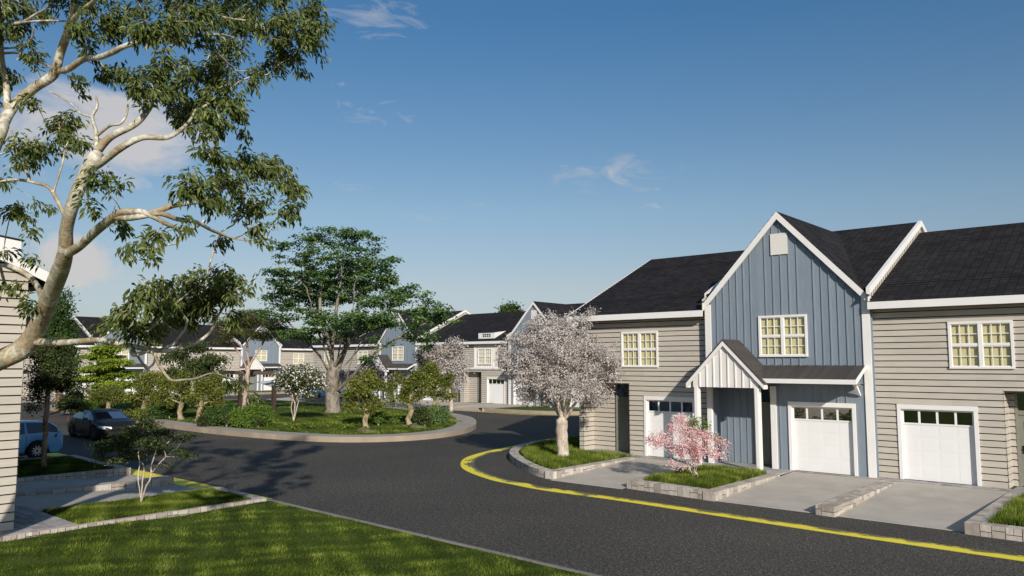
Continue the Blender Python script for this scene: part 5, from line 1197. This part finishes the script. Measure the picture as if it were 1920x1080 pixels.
bush('bush', 'pale green feathery bush at the right tip of the island', (818, 795), .3, [(815, 775, 20, 13, 0), (828, 780, 14, 11, 0), (800, 785, 12, 10, 0), (820, 788, 20, 8, 0)], 'l_pale', 83, 190)
bush('bush', 'dark small bush left of the feathery bush', (790, 797), .3, [(788, 775, 9, 10, 0), (794, 783, 9, 9, 0)], 'l_dark', 84, 80)
bush('bush', 'bright green bush left of the black car', (172, 772), .3, [(172, 757, 18, 10, 0), (188, 762, 12, 9, 0), (158, 763, 12, 8, 0)], 'l_fresh', 85, 130, .12, .16)
bush('bush', 'dark low bush between the slim tree and the bright bush', (140, 772), .3, [(138, 745, 16, 10, 0), (125, 757, 16, 10, 0), (150, 760, 14, 9, 0)], 'l_dark', 86, 120, .13, .17)
bush('bush', 'spreading green bush behind the pair of gnarled trees', (318, 785), .3, [(310, 768, 20, 9, 0), (335, 762, 14, 8, .8), (295, 774, 14, 8, 0)], 'l_column', 87, 130)
bush('bush', 'low olive bush beside the black car', (250, 790), .3, [(245, 780, 14, 6, 0), (262, 777, 12, 6, 0), (232, 783, 8, 5, 0)], 'l_olive', 88, 90)
bush('bush', 'small dark bush in front of the grey green bush', (383, 798), .3, [(382, 789, 9, 6, 0)], 'l_dark', 89, 40)
# saplings and clumps along the front rim
for px, py, s, lf, lb in ((485, 802, 1.0, 'l_dark', 'tiny dark sapling right of the round bush'), (740, 796, .8, 'l_fresh', 'tiny bright plant between the two right gnarled trees'), (710, 800, 1.7, 'l_fresh', 'young leafy sapling on two thin stems at the island rim'), (797, 802, 1.5, 'l_dark', 'dark sapling on thin stems left of the feathery bush'), (425, 800, 1.5, 'l_dark', 'bare stemmed dark sapling between the two bushes')):
    bush('sapling', lb, (px, py), .28, [(px-3*s, py-12*s, 6*s, 5*s, 0), (px+4*s, py-15*s, 6*s, 4*s, 0), (px, py-8*s, 6*s, 4*s, 0)], lf, 90+px, int(22*s), .13, .08, 'plant', 'droop', 2, 14)
def rosette(px, py, seed, label):
    r = random.Random(seed); d = FW+RT*(px-960)/FPX-UP*(py-540)/FPX; b0 = np.array([0, 0, CAMH])+d*((.27-CAMH)/d[2]); root = empty('leafy_plant', tuple(b0), 0, label, 'plant', 'yellow green leafy plants along the island rim')
    V = []; 
    P = []; D = []; Nn = []
    for i in range(46):
        a = r.uniform(0, 6.283); up = r.uniform(.1, 1.1); dd = np.array([math.cos(a), math.sin(a), up]); dd /= np.linalg.norm(dd); st = r.uniform(.05, .3)
        P.append(dd*st+np.array([0, 0, r.uniform(0, .12)])); D.append(dd+np.array([0, 0, -.35])); Nn.append(np.array([0, 0, 1.])+dd*.3)
    L = np.array([r.uniform(.16, .32) for _ in P]); V, F = leaf_quads(np.array(P), np.array(D), np.array(Nn), L, L*.38, .2)
    np_mesh('leaves', V, F, M['l_lime'], root, np.array([r.random() for _ in P]))
    b = MB(); 
    for i in range(5):
        a = i*1.256; b.tube([(0, 0, 0), (math.cos(a)*.08, math.sin(a)*.08, .14), (math.cos(a)*.2, math.sin(a)*.2, .26)], [.012, .009, .005], 4)
    b.build('stems', M['bark_gnarl'], root)
for i, (px, py, lb) in enumerate(((553, 806, 'leafy plant at the foot of the white flowering shrub tree'), (584, 806, 'leafy plant second from the left along the island rim'), (615, 804, 'leafy plant third from the left along the island rim'), (650, 805, 'leafy plant nearest to the mossy rock'))): rosette(px, py, 5+i, lb)
# tree crowns far behind the roofs
def far_tree(x, y, h, rx, seed, label, leaf='l_column'):
    make_tree('tree', label, 'tree', (x, y, .2), [(x, y, h-rx*.9, rx, rx, rx*.9), (x, y, h-rx*2, rx*1.2, rx*1.2, rx)], [[(x, y, .2), (x, y, h*.5), (x, y, h-rx)]], .25, .02, M['bark_dark'], M[leaf], 120, 50, .35, .28, seed, 'clump', .6, .8)
p = at_depth(958, 577, 88); far_tree(p[0], p[1], p[2]+.45, 1.3, 101, 'small green tree top showing above the far ridge')
p = at_depth(601, 700, 104); far_tree(p[0]-3, p[1]+3, 7.5, 2.4, 102, 'tree filling the gap between the two far rows', 'l_olive')
p = at_depth(1118, 775, 50)
# mossy rocks
mr = mat('mossy_rock', (.10, .10, .04), .9, .5, 5, bump=.8, bscale=9)
for i, (px, py, sx, lb) in enumerate(((688, 812, .5, 'mossy rock at the foot of the left gnarled tree on the island rim'), (782, 804, .5, 'mossy rock at the foot of the middle gnarled tree'), (852, 791, .35, 'small mossy rock at the right tip of the island'))):
    d = FW+RT*(px-960)/FPX-UP*(py-540)/FPX; b0 = np.array([0, 0, CAMH])+d*((.26-CAMH)/d[2]); r = random.Random(i); b = MB(); nu, nv = 14, 8; V = []
    for j in range(nv+1):
        for k in range(nu):
            th = math.pi*j/nv; ph = 2*math.pi*k/nu; w_ = 1+.25*math.sin(3*ph+i)*math.sin(th)+.12*r.uniform(-1, 1)*math.sin(th)
            V.append((math.sin(th)*math.cos(ph)*sx*w_, math.sin(th)*math.sin(ph)*sx*.55*w_, .12*sx+math.cos(th)*.40*sx*w_*(1-.4*math.cos(ph))))
    b.add(V, [(j*nu+k, j*nu+(k+1) % nu, (j+1)*nu+(k+1) % nu, (j+1)*nu+k) for j in range(nv) for k in range(nu)], 0, .5, True)
    o = b.build('rock', mr, None, tuple(b0)); o.rotation_euler = (0, 0, .7); tag(o, lb, 'rock', 'mossy rocks on the island rim')
# ------------------------------------------------------------------ cars
def paintm(name, col, metal=.3, rough=.32, coat=1): return mat(name, col, rough, .03, 2, .5, metal=metal, coat=coat)
M['car_black'] = paintm('car_black', (.006, .006, .0065), 0, .5, .12); M['car_blue'] = paintm('car_blue', (.13, .38, .64), .1, .35, .4)
M['tyre'] = mat('tyre', (.02, .02, .02), .85, .1); M['rim'] = mat('rim', (.55, .55, .56), .3, .05, metal=.8); M['rim_dark'] = mat('rim_dark', (.07, .06, .05), .4, .05, metal=.6)
M['car_glass'] = mat('car_glass', (.012, .016, .020), .05, 0, spec=.9, coat=1); M['lamp'] = mat('lamp', (.75, .78, .8), .15, .02, coat=1); M['tail'] = mat('tail_lamp', (.45, .015, .015), .2, .05, coat=1)
M['trim'] = mat('dark_trim', (.02, .02, .02), .6, .05); M['chrome'] = mat('chrome', (.7, .7, .72), .15, .02, metal=1); M['seat'] = mat('car_seat', (.12, .10, .09), .8, .1)
def see_through():
    m, n, l, p = new_mat('windscreen_glass'); gl = n.new('ShaderNodeBsdfGlossy'); gl.inputs['Roughness'].default_value = .03; tr = n.new('ShaderNodeBsdfTransparent'); tr.inputs[0].default_value = (.35, .37, .38, 1)
    fr = n.new('ShaderNodeFresnel'); fr.inputs[0].default_value = 1.22; mx = n.new('ShaderNodeMixShader'); l.new(fr.outputs[0], mx.inputs[0]); l.new(tr.outputs[0], mx.inputs[1]); l.new(gl.outputs[0], mx.inputs[2]); l.new(mx.outputs[0], n['Material Output'].inputs[0]); return m
M['screen'] = see_through()

def interp(x, pts): return float(np.interp(x, [p[0] for p in pts], [p[1] for p in pts]))
def make_car(name, wagon, paint, rim):
    root = empty(name); L = 4.85 if not wagon else 4.6; h = L/2
    if not wagon:
        top = [(-h, .86), (-h+.08, 1.0), (-1.75, 1.10), (-1.35, 1.20), (-.8, 1.36), (-.2, 1.43), (.3, 1.41), (.7, 1.30), (1.35, 1.02), (1.5, .97), (2.0, .88), (h-.12, .74), (h, .58)]
        belt = [(-h, .84), (-h+.08, .95), (-1.75, .99), (-.8, .98), (.7, .95), (1.4, .93), (2.0, .84), (h-.12, .70), (h, .56)]; cab = (-1.60, 1.38); ww = (-1.42, 1.42)
    else:
        top = [(-h, .80), (-h+.04, .98), (-h+.12, 1.05), (-h+.28, 1.26), (-h+.5, 1.40), (-1.2, 1.44), (-.2, 1.46), (.35, 1.42), (.7, 1.32), (1.3, 1.02), (1.5, .98), (2.0, .90), (h-.1, .74), (h, .58)]
        belt = [(-h, .78), (-h+.04, .95), (-1.75, 1.02), (-.8, .98), (.7, .95), (1.3, .93), (2.0, .86), (h-.1, .70), (h, .56)]; cab = (-h+.10, 1.30); ww = (-1.35, 1.36)
    wid = [(-h, .70), (-h+.1, .84), (-h+.5, .91), (-.5, .93), (.5, .93), (1.5, .92), (h-.45, .86), (h-.12, .74), (h, .60)]
    xs = sorted(set([-h+L*i/56 for i in range(57)])); R = .34; rings = []
    for x in xs:
        w = interp(x, wid); zb_ = interp(x, belt); zt = interp(x, top); sill = .24 if abs(x) < h-.15 else .34
        for c in ww:
            if abs(x-c) < R+.05: sill = max(sill, .33+math.sqrt(max(0, (R+.05)**2-(x-c)**2)))
        incab = cab[0] < x < cab[1]; f = min(1, max(0, (zt-zb_-.04)/.42)) if incab else 0
        wr = w*(.93-.20*f) if incab else w*.88; zr_ = zt-.05 if incab else max(zb_+.01, zt-.05)
        s1 = max(.42, sill+.02); s2 = max(.62, s1+.02)
        rings.append([(w*.94, sill), (w*.99, min(s1, zb_-.06)), (w, min(s2, zb_-.04)), (w*.975, zb_), (wr, zr_), (wr*.86, zt-.012), (wr*.5, zt), (0, zt+.004)])
    k = 8; body = MB(); glass = {'side1': MB(), 'side-1': MB(), 'front': MB(), 'rear': MB(), 'roof': MB()}
    def pt(i, j, s): return (xs[i], rings[i][j][0]*s, rings[i][j][1])
    pill = (-.02, -1.02) if not wagon else (.0, -.95)
    bv, bf = [], []; 
    for s in (1, -1):
        off = len(bv); bv += [pt(i, j, s) for i in range(len(xs)) for j in range(k)]
        for i in range(len(xs)-1):
            for j in range(k-1):
                xm = (xs[i]+xs[i+1])/2; hh = rings[i][4][1]-rings[i][3][1]+rings[i+1][4][1]-rings[i+1][3][1]
                q = (off+i*k+j, off+(i+1)*k+j, off+(i+1)*k+j+1, off+i*k+j+1); P4 = [bv[a] for a in q]
                isg = None
                if cab[0] < xm < cab[1]:
                    if j == 3 and hh > .20 and all(abs(xm-p_) > .05 for p_ in pill) and cab[0]+.18 < xm < cab[1]-.2: isg = 'side'
                    sl = (interp(xm+.05, top)-interp(xm-.05, top))/.1
                    if j >= 5 and sl < -.32 and xm > .4: isg = 'front'
                    if j >= 5 and sl > (.22 if not wagon else .5) and xm < -.7: isg = 'rear'
                if isg == 'side': isg += str(s)
                if isg: glass[isg].add(P4, [(0, 1, 2, 3)], 0, .5, False)
                else: bf.append(q)
    body.add(bv, bf, 0, .5, True)
    for e, s_ in ((0, -1), (len(xs)-1, 1)):
        ring = [pt(e, j, 1) for j in range(k)]+[pt(e, j, -1) for j in range(k-1, -1, -1)]; body.add(ring, [tuple(range(len(ring)))], 0, .5)
    # floor, dark lower panels
    bo = body.build('body', paint, root); t = MB(); t.box(-h+.15, h-.15, -.80, .80, .2, .26); t.box(-h+.02, -h+.16, -.62, .62, .26, .42); t.box(h-.14, h+.005, -.55, .55, .28, .44); t.box(-.95, .95, -.955, -.90, .2, .27); t.box(-.95, .95, .90, .955, .2, .27)
    for c in ww:
        for s in (1, -1): t.box(c-.36, c+.36, .50*s if s > 0 else -.72, .72*s if s > 0 else -.50, .25, .72)
    t.build('underbody', M['trim'], root)
    glass['side1'].build('side_window', M['car_glass'], root); glass['side-1'].build('side_window', M['car_glass'], root); glass['front'].build('windscreen', M['screen'], root); glass['rear'].build('rear_window', M['car_glass'], root)
    ins_ = MB(); ins_.box(-1.3, 1.2, -.75, .75, .5, .56)
    for yy in (-.38, .38):
        ins_.box(-.35, -.2, yy-.25, yy+.25, .56, 1.12); ins_.box(-.34, -.24, yy-.13, yy+.13, 1.14, 1.28)
    ins_.box(-1.25, -1.1, -.7, .7, .5, 1.0); ins_.box(.85, 1.15, -.7, .7, .56, .93); ins_.build('seats', M['seat'], root)
    for c in ww:
        for s in (1, -1):
            w_ = MB(); n_ = 28; prof = [(.20, .0), (.32, .0), (.335, .03), (.335, .19), (.32, .22), (.20, .22)]; V = []
            for a in range(n_):
                th = 2*math.pi*a/n_; V += [(math.cos(th)*rr, s*(.94-.22+yy), math.sin(th)*rr) for rr, yy in prof]
            m_ = len(prof); w_.add(V, [(a*m_+j, ((a+1) % n_)*m_+j, ((a+1) % n_)*m_+j+1, a*m_+j+1) for a in range(n_) for j in range(m_-1)], 0, .5, True)
            wo = w_.build('wheel', M['tyre'], root, (c, 0, .335)); q = MB(); ys = s*.915
            q.tube([(0, s*.86, 0), (0, s*.87, 0)], [.225, .225], 24)
            for a in range(10):
                th = 2*math.pi*a/10; q.hexa([(math.cos(th-.5)*.05, ys, math.sin(th-.5)*.05), (math.cos(th+.5)*.05, ys, math.sin(th+.5)*.05), (math.cos(th+.07)*.225, ys, math.sin(th+.07)*.225), (math.cos(th-.07)*.225, ys, math.sin(th-.07)*.225)],
                       [(math.cos(th-.5)*.05, s*.87, math.sin(th-.5)*.05), (math.cos(th+.5)*.05, s*.87, math.sin(th+.5)*.05), (math.cos(th+.07)*.225, s*.87, math.sin(th+.07)*.225), (math.cos(th-.07)*.225, s*.87, math.sin(th-.07)*.225)], 1)
            V = []
            for a in range(n_):
                th = 2*math.pi*a/n_; V += [(math.cos(th)*.225, ys+s*.004, math.sin(th)*.225), (math.cos(th)*.205, ys+s*.004, math.sin(th)*.205)]
            q.add(V, [(a*2, ((a+1) % n_)*2, ((a+1) % n_)*2+1, a*2+1) for a in range(n_)], 1, .5); q.build('rim', [M['trim'], rim], wo)
    for s in (1, -1):
        hl = MB(); hl.hexa([(h-.46, s*.885, .64), (h-.09, s*.77, .58), (h+.012, s*.42, .58), (h-.12, s*.42, .60)], [(h-.46, s*.87, .735), (h-.12, s*.765, .715), (h-.03, s*.42, .67), (h-.16, s*.42, .68)]); hl.build('headlight', M['lamp'], root)
        tl = MB(); tl.hexa([(-h+.02, s*.52, .80), (-h-.012, s*.60, .78), (-h+.34, s*.905, .80), (-h+.38, s*.86, .82)], [(-h+.03, s*.52, .92), (-h+.0, s*.60, .92), (-h+.30, s*.90, .93), (-h+.36, s*.86, .93)]); tl.build('taillight', M['tail'], root)
        mi = MB(); mi.hexa([(.62, s*.93, .95), (.78, s*.93, .95), (.78, s*1.10, .95), (.66, s*1.12, .95)], [(.64, s*.93, 1.05), (.76, s*.93, 1.05), (.76, s*1.09, 1.08), (.67, s*1.11, 1.08)]); mi.build('mirror', paint, root)
        for xx in (-.75, .28):
            dh = MB(); dh.box(xx, xx+.22, min(s*.925, s*.955), max(s*.925, s*.955), .80, .835); dh.build('door_handle', M['chrome'] if wagon else paint, root)
        dl = MB()
        for xx in (-.0, 1.0, -.95): dl.box(xx-.006, xx+.006, min(s*.90, s*.934), max(s*.90, s*.934), .3, .94)
        dl.box(-.94, .99, min(s*.90, s*.933), max(s*.90, s*.933), .30, .312); dl.build('door_seam', M['trim'], root)
    g_ = MB(); g_.box(h-.05, h+.012, -.40, .40, .605, .635); g_.build('grille_bar', M['chrome'], root)
    return root
def car_at(o, x, y, rz, label, z=0): o.location = (x, y, z); o.rotation_euler = (0, 0, rz); tag(o, label, 'car')
sed = make_car('parked_car', False, M['car_black'], M['rim_dark']); car_at(sed, -41.95, 16.35, math.radians(-1), 'black sedan with a driver coming along the road past the island')
wag = make_car('parked_car', True, M['car_blue'], M['rim']); car_at(wag, -34.35, 9.4, math.radians(-90), 'light blue hatchback standing nose in on the left driveway, rear to the road', .08)
c2 = copy_tree(sed); car_at(c2, -84.6, 60.5, math.radians(180), 'black car parked far behind the white flowering shrub tree', .12)
c3 = copy_tree(wag); car_at(c3, -66.5, 47.0, math.radians(90), 'pale blue car on the far driveway glimpsed right of the big trunk', .12)
for ob in (c2, c3):
    for ch in list(ob.children):
        if ch.name.startswith(('seats',)): pass

# driver of the black car: one skinned figure, sitting
def driver():
    root = empty('person', (-41.95-.28, 16.35+.36, .0), math.radians(-1), 'driver with a red top sitting at the wheel of the black sedan', 'person')
    vs = [(0, 0, .62), (0.02, 0, .80), (-.03, 0, 1.00), (-.02, 0, 1.10), (0, 0, 1.19), (.02, 0, 1.27),        # pelvis to head
          (-.03, .17, 1.00), (.10, .22, .80), (.36, .14, .90), (-.03, -.17, 1.00), (.10, -.22, .80), (.36, -.14, .90),
          (.04, .10, .60), (.42, .12, .70), (.60, .12, .40), (.04, -.10, .60), (.42, -.12, .70), (.60, -.12, .40)]
    es = [(0, 1), (1, 2), (2, 3), (3, 4), (4, 5), (2, 6), (6, 7), (7, 8), (2, 9), (9, 10), (10, 11), (0, 12), (12, 13), (13, 14), (0, 15), (15, 16), (16, 17)]
    rd = [.15, .15, .15, .055, .085, .085, .065, .05, .03, .065, .05, .03, .09, .07, .05, .09, .07, .05]
    me = bpy.data.meshes.new('body'); me.from_pydata(vs, es, []); o = bpy.data.objects.new('body', me); COL.objects.link(o); o.parent = root
    md = o.modifiers.new('skin', 'SKIN'); sv = me.skin_vertices[0].data
    for i, q in enumerate(rd): sv[i].radius = (q, q)
    sv[0].use_root = True; s2 = o.modifiers.new('sub', 'SUBSURF'); s2.levels = 2; s2.render_levels = 2; me.materials.append(M['skin'])
    def ell(name, c, rx, ry, rz, mt, par, half=False):
        b = MB(); nu, nv = 14, 9; V = []
        for j in range(nv+1):
            th = math.pi*j/nv*(.62 if half else 1)
            for q in range(nu): ph = 2*math.pi*q/nu; V.append((c[0]+rx*math.sin(th)*math.cos(ph), c[1]+ry*math.sin(th)*math.sin(ph), c[2]+rz*math.cos(th)))
        b.add(V, [(j*nu+q, j*nu+(q+1) % nu, (j+1)*nu+(q+1) % nu, (j+1)*nu+q) for j in range(nv) for q in range(nu)], 0, .5, True); return b.build(name, mt, par)
    ell('hair', (0, 0, 1.265), .108, .098, .10, M['hair'], root, True); ell('shirt', (-.01, 0, .90), .155, .215, .20, M['shirt'], root)
    for s in (1, -1): ell('eye', (.098, s*.032, 1.235), .012, .014, .009, M['hair'], root)
    ell('nose', (.112, 0, 1.21), .018, .012, .02, M['skin'], root); ell('mouth', (.10, 0, 1.17), .01, .026, .007, M['tail'], root)
driver()

# ------------------------------------------------------------------ shade frame with sails on the island
M['post'] = mat('dark_post', (.055, .038, .032), .6, .15, 5); M['beam'] = mat('brown_beam', (.13, .09, .06), .7, .15, 5, stretch=(.3, 1, 6)); M['sail_w'] = mat('white_sail', (.55, .56, .58), .8, .05); M['sail_b'] = mat('brown_sail', (.10, .085, .07), .85, .1)
root = empty('pergola', (-54.4, 31, .35), 0, 'brown wooden frame with dark posts on the island behind the bright round bush', 'pergola'); O3 = np.array([-54.4, 31, .35])
pA, pB, pC = np.array([-50.4, 31.4]), np.array([-54.4, 31.0]), at_depth(552, 735, 55)[:2]; pD = at_depth(412, 735, 62)[:2]
for p_, hh, cap in ((pB, 2.55, 1), (pC, 2.55, 0), (pD, 2.55, 0)):
    b = MB(); x, y = p_[0]-O3[0], p_[1]-O3[1]; b.box(x-.11, x+.11, y-.11, y+.11, 0, hh); b.box(x-.16, x+.16, y-.16, y+.16, -.02, .05); b.build('post', M['post'], root)
b = MB(); x, y = pA[0]-O3[0], pA[1]-O3[1]; b.box(x-.13, x+.13, y-.13, y+.13, 0, 1.75); b.box(x-.15, x+.15, y-.15, y+.15, 1.75, 1.80); b.build('post', M['post'], root)
for a_, c_ in ((pD, pB), (pB, pC)):
    b = MB(); b.bar((a_[0]-O3[0], a_[1]-O3[1], 2.66), (c_[0]-O3[0], c_[1]-O3[1], 2.66), .14, .26); b.build('beam', M['beam'], root)
def sail(name, cs, mt, label):
    root_ = MB(); n = 12; C_ = [np.array(c, float) for c in cs]; V = []; idx = {}
    for i in range(n+1):
        for j in range(n+1-i):
            a, b_, c = i/n, j/n, 1-i/n-j/n; p_ = a*C_[0]+b_*C_[1]+c*C_[2]; ctr = sum(C_)/3; p_ = p_+(ctr-p_)*.55*(4*(a*b_*(1-c)+b_*c*(1-a)+c*a*(1-b_))/1.35)*.33; p_[2] -= .5*27*a*b_*c*.3
            idx[(i, j)] = len(V); V.append(p_)
    F = []
    for i in range(n):
        for j in range(n-i):
            F.append((idx[(i, j)], idx[(i+1, j)], idx[(i, j+1)]))
            if j < n-i-1: F.append((idx[(i+1, j)], idx[(i+1, j+1)], idx[(i, j+1)]))
    root_.add(V, F, 0, .5, True); o = root_.build(name, mt); m_ = o.modifiers.new('thick', 'SOLIDIFY'); m_.thickness = .015
    tag(o, label, 'shade sail', 'shade sails hung in the wooden frame'); return o
B3 = lambda px, py, w: tuple(at_depth(px, py, w))
dA = wdepth((pA[0], pA[1], 2)); dB = wdepth((pB[0], pB[1], 2))
sail('shade_sail', [B3(452, 711, dB), B3(452, 724, dB-3), B3(479, 720, dA)], M['sail_b'], 'dark brown shade sail beside the tall dark post')
sail('shade_sail', [B3(478, 716, dA+5), B3(514, 729, dA), B3(550, 708, 56)], M['sail_w'], 'pale grey shade sail stretched from the short dark post')
